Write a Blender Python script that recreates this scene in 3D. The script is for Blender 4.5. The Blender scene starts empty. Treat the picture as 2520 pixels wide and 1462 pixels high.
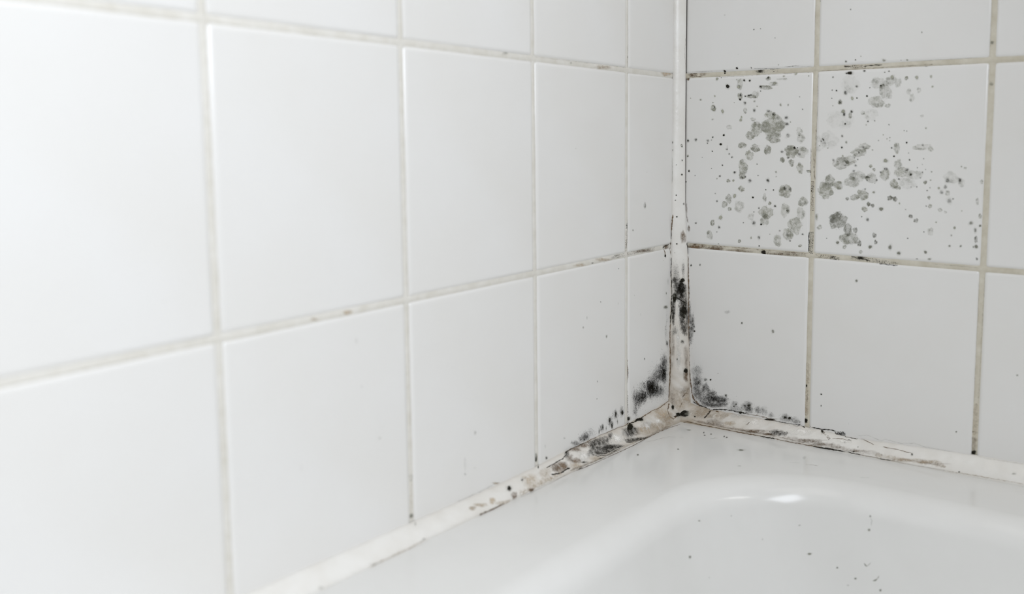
import bpy, math, random
import numpy as np
from mathutils import Vector, Matrix
from mathutils.bvhtree import BVHTree

SC = bpy.context.scene
COL = SC.collection

# ------------------------------------------------------------------ camera
cam_data = bpy.data.cameras.new('camera')
cam = bpy.data.objects.new('camera', cam_data)
COL.objects.link(cam)
right = Vector((0.81515296, 0.57924235, -0.00199001))
up = Vector((-0.05621391, 0.08252677, 0.99500218))
fwd = Vector((-0.57651162, 0.8109671, -0.09983342))
m = Matrix((right, up, -fwd)).transposed().to_4x4()
m.translation = Vector((0.3726, -0.6552, 0.10695))
cam.matrix_world = m
cam_data.sensor_fit = 'HORIZONTAL'
cam_data.sensor_width = 36.0
cam_data.lens = 2059.967 / 2520 * 36
cam_data.shift_x = -199.814 / 2520
cam_data.shift_y = -179.879 / 2520
cam_data.clip_start = 0.01
cam_data.dof.use_dof = True
cam_data.dof.focus_distance = 0.725
cam_data.dof.aperture_fstop = 4.9
SC.camera = cam

# ------------------------------------------------------------------ light
world = bpy.data.worlds.new('world')
SC.world = world
world.use_nodes = True
bg = world.node_tree.nodes['Background']
bg.inputs['Color'].default_value = (1.0, 0.965, 0.90, 1)
bg.inputs['Strength'].default_value = 0.225

def area_light(name, loc, target, sx, sy, watts, color):
    d = bpy.data.lights.new(name, 'AREA')
    d.shape = 'RECTANGLE'; d.size = sx; d.size_y = sy
    d.energy = watts; d.color = color
    o = bpy.data.objects.new(name, d); COL.objects.link(o)
    o.location = loc
    o.rotation_euler = (Vector(target) - Vector(loc)).to_track_quat('-Z', 'Y').to_euler()
    return o
area_light('window_light', (0.72, -0.79, 0.53), (0.0, -1.09, 0.18), 0.6, 0.56, 11.3, (0.865, 0.915, 1.0))
area_light('streak_light', (1.25, -0.10, 0.85), (0.1, -0.2, -0.14), 0.55, 0.07, 1.8, (1.0, 0.98, 0.95))  # unseen light added to put a bright streak on the tub lip
area_light('ceiling_light', (0.45, -0.60, 1.75), (0.45, -0.60, 0.0), 1.0, 1.0, 4.2, (1.0, 0.975, 0.93))

SC.view_settings.view_transform = 'Standard'
SC.view_settings.look = 'None'
SC.view_settings.exposure = 0.0
SC.view_settings.gamma = 1.0
SC.view_settings.use_curve_mapping = False

# ------------------------------------------------------------------ helpers
def link(name, me, parent=None, mat=None):
    o = bpy.data.objects.new(name, me)
    COL.objects.link(o)
    if parent is not None: o.parent = parent
    if mat is not None and me is not None and not me.materials: me.materials.append(mat)
    return o

def mesh(name, verts, faces, smooth=True):
    me = bpy.data.meshes.new(name)
    me.from_pydata([tuple(v) for v in verts], [], faces)
    if smooth: me.polygons.foreach_set('use_smooth', [True] * len(me.polygons))
    me.update()
    return me

def box_mesh(name, a, b):
    v = [(x, y, z) for x in (a[0], b[0]) for y in (a[1], b[1]) for z in (a[2], b[2])]
    f = [(0, 1, 3, 2), (4, 6, 7, 5), (0, 4, 5, 1), (2, 3, 7, 6), (0, 2, 6, 4), (1, 5, 7, 3)]
    return mesh(name, v, f, False)

def color_attr(me, cols):
    at = me.color_attributes.new('stain_highlight', 'FLOAT_COLOR', 'POINT')
    at.data.foreach_set('color', np.asarray(cols, dtype=np.float32).ravel())

def new_mat(name, color, rough, spec=0.5):
    mt = bpy.data.materials.new(name); mt.use_nodes = True
    p = mt.node_tree.nodes['Principled BSDF']
    p.inputs['Base Color'].default_value = (*color, 1)
    p.inputs['Roughness'].default_value = rough
    p.inputs['Specular IOR Level'].default_value = spec
    return mt, mt.node_tree.nodes, mt.node_tree.links, p

def noise(nd, ln, scale, detail=3.0, rough=0.55, coord='Object'):
    tc = nd.new('ShaderNodeTexCoord')
    n = nd.new('ShaderNodeTexNoise')
    n.inputs['Scale'].default_value = scale
    n.inputs['Detail'].default_value = detail
    n.inputs['Roughness'].default_value = rough
    ln.new(tc.outputs[coord], n.inputs['Vector'])
    return n

def ramp(nd, ln, src, a, ca, b, cb):
    r = nd.new('ShaderNodeValToRGB')
    r.color_ramp.elements[0].position = a; r.color_ramp.elements[0].color = (*ca, 1)
    r.color_ramp.elements[1].position = b; r.color_ramp.elements[1].color = (*cb, 1)
    ln.new(src, r.inputs['Fac'])
    return r

def bump(nd, ln, p, src, strength, dist):
    b = nd.new('ShaderNodeBump')
    b.inputs['Strength'].default_value = strength
    b.inputs['Distance'].default_value = dist
    ln.new(src, b.inputs['Height'])
    ln.new(b.outputs['Normal'], p.inputs['Normal'])

# ------------------------------------------------------------------ materials
M_TILE, nd, ln, p = new_mat('white_glaze', (0.73, 0.72, 0.695), 0.22)
n = noise(nd, ln, 14, 2)
bump(nd, ln, p, n.outputs['Fac'], 0.12, 0.002)
r = ramp(nd, ln, n.outputs['Fac'], 0.3, (0.722, 0.71, 0.68), 0.7, (0.738, 0.73, 0.708))
ln.new(r.outputs['Color'], p.inputs['Base Color'])

def grout_mat(name, dark, light):
    mt, nd, ln, p = new_mat(name, light, 0.85, 0.2)
    n = noise(nd, ln, 90, 5, 0.65)
    r = ramp(nd, ln, n.outputs['Fac'], 0.32, dark, 0.66, light)
    ln.new(r.outputs['Color'], p.inputs['Base Color'])
    n2 = noise(nd, ln, 1400, 4, 0.7)
    bump(nd, ln, p, n2.outputs['Fac'], 0.5, 0.0004)
    return mt
M_GROUT = grout_mat('old_grout', (0.63, 0.605, 0.54), (0.71, 0.69, 0.64))
M_GROUT_YELLOWED = grout_mat('yellowed_grout', (0.52, 0.48, 0.385), (0.635, 0.60, 0.51))

M_SEAL, nd, ln, p = new_mat('aged_silicone', (0.76, 0.74, 0.685), 0.30, 0.5)
n = noise(nd, ln, 60, 3, 0.5)
r = ramp(nd, ln, n.outputs['Fac'], 0.34, (0.73, 0.71, 0.665), 0.6, (0.77, 0.757, 0.72))
at = nd.new('ShaderNodeAttribute'); at.attribute_name = 'stain_highlight'
mx = nd.new('ShaderNodeMix'); mx.data_type = 'RGBA'
ln.new(at.outputs['Alpha'], mx.inputs[0])
ln.new(r.outputs['Color'], mx.inputs[6])
ln.new(at.outputs['Color'], mx.inputs[7])
ln.new(mx.outputs[2], p.inputs['Base Color'])
n2 = noise(nd, ln, 320, 4, 0.6)
bump(nd, ln, p, n2.outputs['Fac'], 0.35, 0.0008)

M_TUB, nd, ln, p = new_mat('white_enamel', (0.715, 0.71, 0.685), 0.17, 0.36)
n = noise(nd, ln, 30, 3)
bump(nd, ln, p, n.outputs['Fac'], 0.05, 0.002)
n3 = noise(nd, ln, 9, 4)
r = ramp(nd, ln, n3.outputs['Fac'], 0.35, (0.69, 0.685, 0.66), 0.65, (0.722, 0.718, 0.695))
ln.new(r.outputs['Color'], p.inputs['Base Color'])

M_WALL, nd, ln, p = new_mat('tile_adhesive', (0.55, 0.53, 0.48), 0.9, 0.2)
n = noise(nd, ln, 60, 4)
r = ramp(nd, ln, n.outputs['Fac'], 0.3, (0.5, 0.48, 0.43), 0.7, (0.6, 0.58, 0.53))
ln.new(r.outputs['Color'], p.inputs['Base Color'])

M_FLOOR, nd, ln, p = new_mat('floor_vinyl', (0.6, 0.59, 0.57), 0.5)
n = noise(nd, ln, 40, 4)
r = ramp(nd, ln, n.outputs['Fac'], 0.3, (0.55, 0.54, 0.52), 0.7, (0.65, 0.64, 0.62))
ln.new(r.outputs['Color'], p.inputs['Base Color'])

# mould film: colour and cover come with the colony's own geometry, noise breaks it into grains
def mould_mat(name, grain, mid, lo, hi):
    mt, nd, ln, p = new_mat(name, (0.2, 0.2, 0.17), 0.9, 0.1)
    at = nd.new('ShaderNodeAttribute'); at.attribute_name = 'stain_highlight'
    ln.new(at.outputs['Color'], p.inputs['Base Color'])
    n = noise(nd, ln, grain, 3, 0.7)
    mr = nd.new('ShaderNodeMapRange')
    mr.inputs['From Min'].default_value = 0.32; mr.inputs['From Max'].default_value = 0.68
    mr.inputs['To Min'].default_value = lo; mr.inputs['To Max'].default_value = hi
    ln.new(n.outputs['Fac'], mr.inputs['Value'])
    nb = noise(nd, ln, mid, 3, 0.6)
    mb = nd.new('ShaderNodeMapRange')
    mb.inputs['From Min'].default_value = 0.36; mb.inputs['From Max'].default_value = 0.62
    mb.inputs['To Min'].default_value = lo; mb.inputs['To Max'].default_value = 1.15
    ln.new(nb.outputs['Fac'], mb.inputs['Value'])
    m1 = nd.new('ShaderNodeMath'); m1.operation = 'MULTIPLY'
    ln.new(mb.outputs['Result'], m1.inputs[0]); ln.new(mr.outputs['Result'], m1.inputs[1])
    mu = nd.new('ShaderNodeMath'); mu.operation = 'MULTIPLY'; mu.use_clamp = True
    ln.new(at.outputs['Alpha'], mu.inputs[0]); ln.new(m1.outputs[0], mu.inputs[1])
    ln.new(mu.outputs[0], p.inputs['Alpha'])
    return mt
M_MOULD = mould_mat('mould_film', 1300, 330, 0.42, 1.4)
M_DIRT = mould_mat('dirt_mark', 900, 300, 0.85, 1.2)

# ------------------------------------------------------------------ walls: backing, tiles, grout
random.seed(5)
def struct(o):
    o['kind'] = 'structure'; return o
wall_left = struct(link('wall_left', box_mesh('wall_left', (-0.06, -1.165, -0.62), (-0.0062, 0.0, 0.62)), None, M_WALL))
wall_right = struct(link('wall_right', box_mesh('wall_right', (-0.06, 0.0062, -0.62), (0.905, 0.06, 0.62)), None, M_WALL))
floor = struct(link('floor', box_mesh('floor', (0.0, -1.7, -0.64), (1.6, 0.0, -0.62)), None, M_FLOOR))
wall_left['label'] = 'left wall of white tiles running toward the viewer'
wall_right['label'] = 'right wall of white tiles with grey mould patches'

# grid lines measured along each wall (metres from the corner) ; per row (top, bottom)
ZH = [0.613, 0.463, 0.313, 0.1628, 0.0128, -0.146]
LEFT = [0.0825 + 0.119 * i for i in range(9)]
RIGHT = [0.1252 + 0.1291 * i for i in range(6)]
SHIFT = {('L', 3, 3): (-0.0003, 0.0003), ('L', 3, 2): (-0.0001, 0.0001)}
GH, GV_L, GV_R = 0.0022, 0.0020, 0.0024
ROW_OFF = {'L': [[0.0, 0.0, 0.0, 0.0], [0.0003, -0.0004, 0.0002, -0.0002], [0.0, -0.0006, 0.0004, -0.0005]],
           'R': [[0.0, 0.0], [-0.0003, 0.0002], [-0.0004, -0.0002]]}
def vline(w, i, row):
    base = (LEFT if w == 'L' else RIGHT)[i]
    k = row - 2
    if 0 <= k < 3 and i < len(ROW_OFF[w][k]): base += ROW_OFF[w][k][i]
    return base

def tile_mesh(w, u0, u1, v0, v1):
    """one pillowed tile: u along the wall from the corner, v up; face on the wall plane"""
    rc, nc = 0.0022, 3
    def loop(ins, dep):
        pts = []
        r = max(rc - ins * 0.5, 0.0006)
        for cx, cy, a0 in ((u1 - ins - r, v1 - ins - r, 0), (u0 + ins + r, v1 - ins - r, 90),
                           (u0 + ins + r, v0 + ins + r, 180), (u1 - ins - r, v0 + ins + r, 270)):
            for k in range(nc):
                a = math.radians(a0 + 90 * k / (nc - 1))
                pts.append((cx + r * math.cos(a), cy + r * math.sin(a), dep))
        return pts
    loops = [loop(0, -0.0062), loop(0, -0.0021), loop(0.0006, -0.00115), loop(0.0017, -0.00042), loop(0.0034, 0.0)]
    n = len(loops[0])
    V = [q for L in loops for q in L]
    F = []
    for k in range(len(loops) - 1):
        for i in range(n):
            j = (i + 1) % n
            F.append((k * n + i, k * n + j, (k + 1) * n + j, (k + 1) * n + i))
    F.append(tuple(range((len(loops) - 1) * n, len(loops) * n)))
    cu, cv = (u0 + u1) / 2, (v0 + v1) / 2
    if w == 'L':
        VV = [(d, -(u - cu), v - cv) for u, v, d in V]
        F2 = [tuple(reversed(f)) for f in F]; loc = (0, -cu, cv)
        F2 = F
        F2 = [tuple(reversed(f)) for f in F]
    else:
        VV = [(u - cu, -d, v - cv) for u, v, d in V]
        F2 = F; loc = (cu, 0, cv)
    me = mesh('tile', VV, F2)
    # flat glazed face, smoothly rounded edge
    nor = Vector((1, 0, 0)) if w == 'L' else Vector((0, -1, 0))
    if me.polygons[-1].normal.dot(nor) < 0:
        me.flip_normals()
    face = set(range((len(loops) - 1) * n, len(loops) * n))
    nn = [Vector(v.normal) for v in me.vertices]
    for i in face: nn[i] = nor
    me.normals_split_custom_set_from_vertices([tuple(q) for q in nn])
    return me, loc

HOST = {}
NR = len(ZH) - 1
for w, wall, lines, gv in (('L', wall_left, LEFT, GV_L), ('R', wall_right, RIGHT, GV_R)):
    for row in range(NR):
        vt = ZH[row] - GH / 2 if row > 0 else ZH[row]
        vb = ZH[row + 1] + GH / 2
        if row + 1 == NR: vb = ZH[row + 1]
        for c in range(len(lines)):
            u0 = vline(w, c - 1, row) + gv / 2 if c else 0.0065
            u1 = vline(w, c, row) - gv / 2
            me, loc = tile_mesh(w, u0, u1, vb, vt)
            o = link('tile', me, wall, M_TILE)
            tilt = 0.0022
            rx, ry = random.uniform(-tilt, tilt), random.uniform(-tilt, tilt)
            o.location = loc
            o.rotation_euler = (0, rx, ry) if w == 'L' else (rx, 0, ry)
            if row == 4: o.rotation_euler = (0, rx * 0.3, ry) if w == 'L' else (rx * 0.3, 0, ry)
            HOST['%s%d%d' % (w, row, c)] = o
        for c in range(len(lines) - 1):
            uc = vline(w, c, row); hw = gv / 2 + 0.0012
            dep = 0.00075
            N = 14
            VV, FF = [], []
            z0, z1 = vb - 0.002 if row + 1 < NR else vb, vt + 0.002
            for k in range(N + 1):
                z = z0 + (z1 - z0) * k / N
                for t, dd in ((-1, 0.0012), (-0.45, 0.0), (0.45, 0.0), (1, 0.0012)):
                    jj = random.uniform(-0.00012, 0.00012)
                    u = uc + t * hw; d = dep + dd * 0.35 + jj
                    VV.append((-d, -u, z) if w == 'L' else (u, d, z))
            for k in range(N):
                for q in range(3):
                    a = k * 4 + q
                    f = (a, a + 1, a + 5, a + 4)
                    FF.append(f if w == 'R' else f[::-1])
            o = link('grout_line', mesh('grout_line', VV, FF), wall, M_GROUT if w == 'L' else M_GROUT_YELLOWED)
            HOST['%sv%d%d' % (w, row, c)] = o
    for row in range(1, NR):
        zc = ZH[row]; hw = GH / 2 + 0.0012
        umax = lines[-1]; N = 60
        VV, FF = [], []
        for k in range(N + 1):
            u = 0.004 + (umax - 0.004) * k / N
            for t, dd in ((-1, 0.0012), (-0.45, 0.0), (0.45, 0.0), (1, 0.0012)):
                d = 0.0006 + dd * 0.35 + random.uniform(-0.00012, 0.00012)
                z = zc + t * hw
                VV.append((-d, -u, z) if w == 'L' else (u, d, z))
        for k in range(N):
            for q in range(3):
                a = k * 4 + q
                f = (a, a + 4, a + 5, a + 1)
                FF.append(f if w == 'R' else f[::-1])
        o = link('grout_line', mesh('grout_line', VV, FF), wall, M_GROUT if w == 'L' else M_GROUT_YELLOWED)
        HOST['%sh%d' % (w, row)] = o

# ------------------------------------------------------------------ bathtub
def soft(t, lim):
    return lim * math.tanh(t / lim)
def deck_z(x, y):
    return -0.1473 + 0.03 * soft(max(x, 0), 0.5) + 0.0485 * soft(max(-y, 0), 0.7)

TUB_W, TUB_L = 0.70, 1.50
def rrect(x0, x1, y0, y1, r, rn=18, sn=16):
    """points round a rounded rectangle; y0 is the far (right-wall) side"""
    P = []
    cs = [(x0 + r, y0 - r, 180, 90), (x1 - r, y0 - r, 90, 0), (x1 - r, y1 + r, 0, -90), (x0 + r, y1 + r, -90, -180)]
    for k, (cx, cy, a0, a1) in enumerate(cs):
        for i in range(rn):
            a = math.radians(a0 + (a1 - a0) * i / (rn - 1))
            P.append((cx + r * math.cos(a), cy + r * math.sin(a)))
        nx = cs[(k + 1) % 4]
        a = math.radians(nx[2])
        q = (nx[0] + r * math.cos(a), nx[1] + r * math.sin(a)); s = P[-1]
        for i in range(1, sn):
            t = i / sn
            P.append((s[0] + (q[0] - s[0]) * t, s[1] + (q[1] - s[1]) * t))
    return P
LX, LY, LR = 0.085, -0.070, 0.112            # lip of the basin
prof = []                                     # (inset, drop)
for k in range(0, 6):                         # lifted lip between deck and roll
    t = k / 5
RR = 0.022
loops = []
def add_loop(ins, drop, part):
    r = max(LR - ins * 0.8, 0.03)
    P = rrect(LX + ins, TUB_W - 0.075 - ins, LY - ins, -TUB_L + 0.10 + ins, r)
    loops.append(([(x, y, deck_z(x, y) - drop) for x, y in P], part))
def add_outer(f, drop):
    A = rrect(LX, TUB_W - 0.075, LY, -TUB_L + 0.10, LR)
    B = rrect(0.0008, TUB_W, -0.0008, -TUB_L, 0.004)
    P = [(a[0] + (b[0] - a[0]) * f, a[1] + (b[1] - a[1]) * f) for a, b in zip(A, B)]
    loops.append(([(x, y, deck_z(x, y) - drop) for x, y in P], 'rim'))
B = rrect(0.0008, TUB_W, -0.0008, -TUB_L, 0.004)
loops.append(([(x, y, -0.615) for x, y in B], 'rim'))
loops.append(([(x, y, deck_z(x, y) - 0.02) for x, y in B], 'rim'))
loops.append(([(x, y, deck_z(x, y) - 0.003) for x, y in B], 'rim'))
for f in (0.985, 0.9, 0.75, 0.6, 0.45, 0.3, 0.15):
    add_outer(f, 0.0)
add_loop(0.0, 0.0, 'rim')
ANG = 84
for k in range(1, 13):
    a = math.radians(ANG * k / 12)
    add_loop(RR * math.sin(a), RR * (1 - math.cos(a)), 'rim' if k <= 6 else 'basin')
i0, d0 = RR * math.sin(math.radians(ANG)), RR * (1 - math.cos(math.radians(ANG)))
for k in range(1, 9):
    t = k / 8
    add_loop(i0 + 0.075 * t, d0 + 0.25 * t, 'basin')
for k in range(1, 9):
    a = math.radians(90 * k / 8)
    add_loop(i0 + 0.075 + 0.075 * (1 - math.cos(a)), d0 + 0.25 + 0.06 * math.sin(a), 'basin')
nP = len(loops[0][0])
TV = [Vector(q) for L, _ in loops for q in L]
TF, TPART = [], []
for k in range(len(loops) - 1):
    for i in range(nP):
        j = (i + 1) % nP
        TF.append((k * nP + i, k * nP + j, (k + 1) * nP + j, (k + 1) * nP + i))
        TPART.append(loops[k + 1][1])
last = len(loops) - 1
TF.append(tuple(last * nP + i for i in range(nP))); TPART.append('basin')
full = mesh('tub', TV, TF)
flip = full.polygons[nP * 6].normal.z < 0
if flip: full.flip_normals()
VN = [Vector(v.normal) for v in full.vertices]
tub = bpy.data.objects.new('bathtub', None); COL.objects.link(tub)
tub['label'] = 'white enamelled bathtub with rounded inner edge set into the tiled corner'
tub['category'] = 'bathtub'
tub.location = (0.35, -0.75, -0.615)
for part in ('rim', 'basin'):
    fs = [f for f, q in zip(TF, TPART) if q == part]
    ids = sorted({i for f in fs for i in f}); mp = {i: k for k, i in enumerate(ids)}
    me = mesh(part, [TV[i] - tub.location for i in ids],
              [tuple(mp[i] for i in (reversed(f) if flip else f)) for f in fs])
    me.normals_split_custom_set_from_vertices([tuple(VN[i]) for i in ids])
    HOST[part] = link(part, me, tub, M_TUB)
bpy.data.meshes.remove(full)

# ------------------------------------------------------------------ silicone beads
def interp(tab, s):
    return float(np.interp(s, [a for a, _ in tab], [b for _, b in tab]))
rng = np.random.default_rng(11)
def wob(seed, n=7):
    r = np.random.default_rng(seed)
    fr = r.uniform(0.3, 2.6, n) * 220; ph = r.uniform(0, 6.28, n); am = r.uniform(0.3, 1, n) / n
    return lambda s: float(np.sum(am * np.sin(fr * s + ph)))
TOP_L = [(0, -0.1250), (0.014, -0.1280), (0.050, -0.1295), (0.0814, -0.1300), (0.125, -0.1280), (0.1687, -0.1268), (0.2017, -0.1275), (0.262, -0.1262), (0.323, -0.1233), (0.41, -0.1195), (0.6, -0.113), (1.2, -0.1)]
TOP_R = [(0, -0.1280), (0.015, -0.1312), (0.036, -0.1330), (0.125, -0.1313), (0.167, -0.1322), (0.2, -0.1300), (0.254, -0.1265), (0.2875, -0.1256), (0.4, -0.122), (0.8, -0.115)]
BEADS = {}
def bead_mesh(kind):
    w1, w2, w3 = wob(3 + len(kind)), wob(20 + ord(kind[-1])), wob(31 + ord(kind[-1]))
    V, F, COLS = [], [], []
    NT = 14
    if kind == 'CV':
        S = np.linspace(-0.146, 0.62, 420)
    else:
        n = 620 if kind == 'CL' else 560
        S = 0.0 + (1.16 if kind == 'CL' else 0.86) * np.linspace(0, 1, n) ** 1.5
    for s in S:
        if kind == 'CV':
            wl = interp([(-0.15, 0.0145), (-0.10, 0.0138), (-0.06, 0.0132), (-0.01, 0.0122), (0.012, 0.0122), (0.12, 0.0104), (0.62, 0.0112)], s)
            wr = interp([(-0.15, 0.0165), (-0.12, 0.0150), (-0.06, 0.0125), (0.005, 0.0112), (0.014, 0.0105), (0.05, 0.0080), (0.12, 0.0074), (0.62, 0.0074)], s)
            k = max(0.0, min(1.0, (0.03 - s) / 0.06))
            wl += 0.0008 * k * w1(s); wr += 0.0010 * k * w2(s)
            A = Vector((0.0, -wl, s)); B = Vector((wr, 0.0, s))
            bulge = 0.0026 + 0.0012 * w3(s) * k; out = Vector((0.7, -0.7, 0))
        else:
            zt = interp(TOP_L if kind == 'CL' else TOP_R, s) + 0.0009 * w1(s) * math.exp(-s / 0.35)
            d = 0.0122 + 0.0005 * w2(s)
            if kind == 'CL':
                A = Vector((0.0, -s, zt)); B = Vector((d, -s, deck_z(d, -s))); out = Vector((0.7, 0, 0.7))
            else:
                A = Vector((s, 0.0, zt)); B = Vector((s, -d, deck_z(s, -d))); out = Vector((0, -0.7, 0.7))
            bulge = 0.0017 + 0.0017 * w3(s) * math.exp(-s / 0.25)
        for i in range(NT + 1):
            t = i / NT
            h = (4 * t * (1 - t)) ** 0.7 * bulge + 0.0004
            if i in (0, NT): h = -0.0006
            V.append(A.lerp(B, t) + out * h)
            # brown soaking: strongest in the corner and along the two edges of the bead
            if kind == 'CV':
                g = max(0.0, min(1.0, (0.01 - s) / 0.10)); g = 0.12 * max(0.0, min(1.0, (0.05 - s) / 0.05)) + 0.5 * g
            elif kind == 'CL':
                g = 0.66 * math.exp(-(s / 0.22) ** 2)
            else:
                g = 0.60 * math.exp(-(s / 0.075) ** 2) + 0.32 * math.exp(-(s / 0.22) ** 2)
            edge = abs(2 * t - 1) ** 2
            g *= 0.45 + 0.55 * edge + 0.35 * w3(s * 1.7 + t * 0.03)
            S2 = max(0.0, min(0.85, g))
            COLS.append((0.36, 0.28, 0.185, S2))
    n = NT + 1
    for a in range(len(S) - 1):
        for i in range(NT):
            f = (a * n + i, a * n + i + 1, (a + 1) * n + i + 1, (a + 1) * n + i)
            F.append(f)
    me = mesh('sealant_bead', V, F)
    c = me.polygons[len(me.polygons) // 2]
    want = {'CV': Vector((1, -1, 0)), 'CL': Vector((1, 0, 1)), 'CR': Vector((0, -1, 1))}[kind]
    if c.normal.dot(want) < 0: me.flip_normals()
    color_attr(me, COLS)
    return me
for kind, lab in (('CV', 'off-white vertical silicone bead in the wall corner, black mould on its lower half'),
                  ('CL', 'off-white silicone bead along the foot of the left wall, mouldy near the corner'),
                  ('CR', 'off-white silicone bead along the foot of the right wall, cracked and peeling')):
    o = link('sealant_bead', bead_mesh(kind), None, M_SEAL)
    o['label'] = lab; o['category'] = 'sealant'; o['group'] = 'silicone beads in the bath corner'
    HOST[kind] = o
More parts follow.
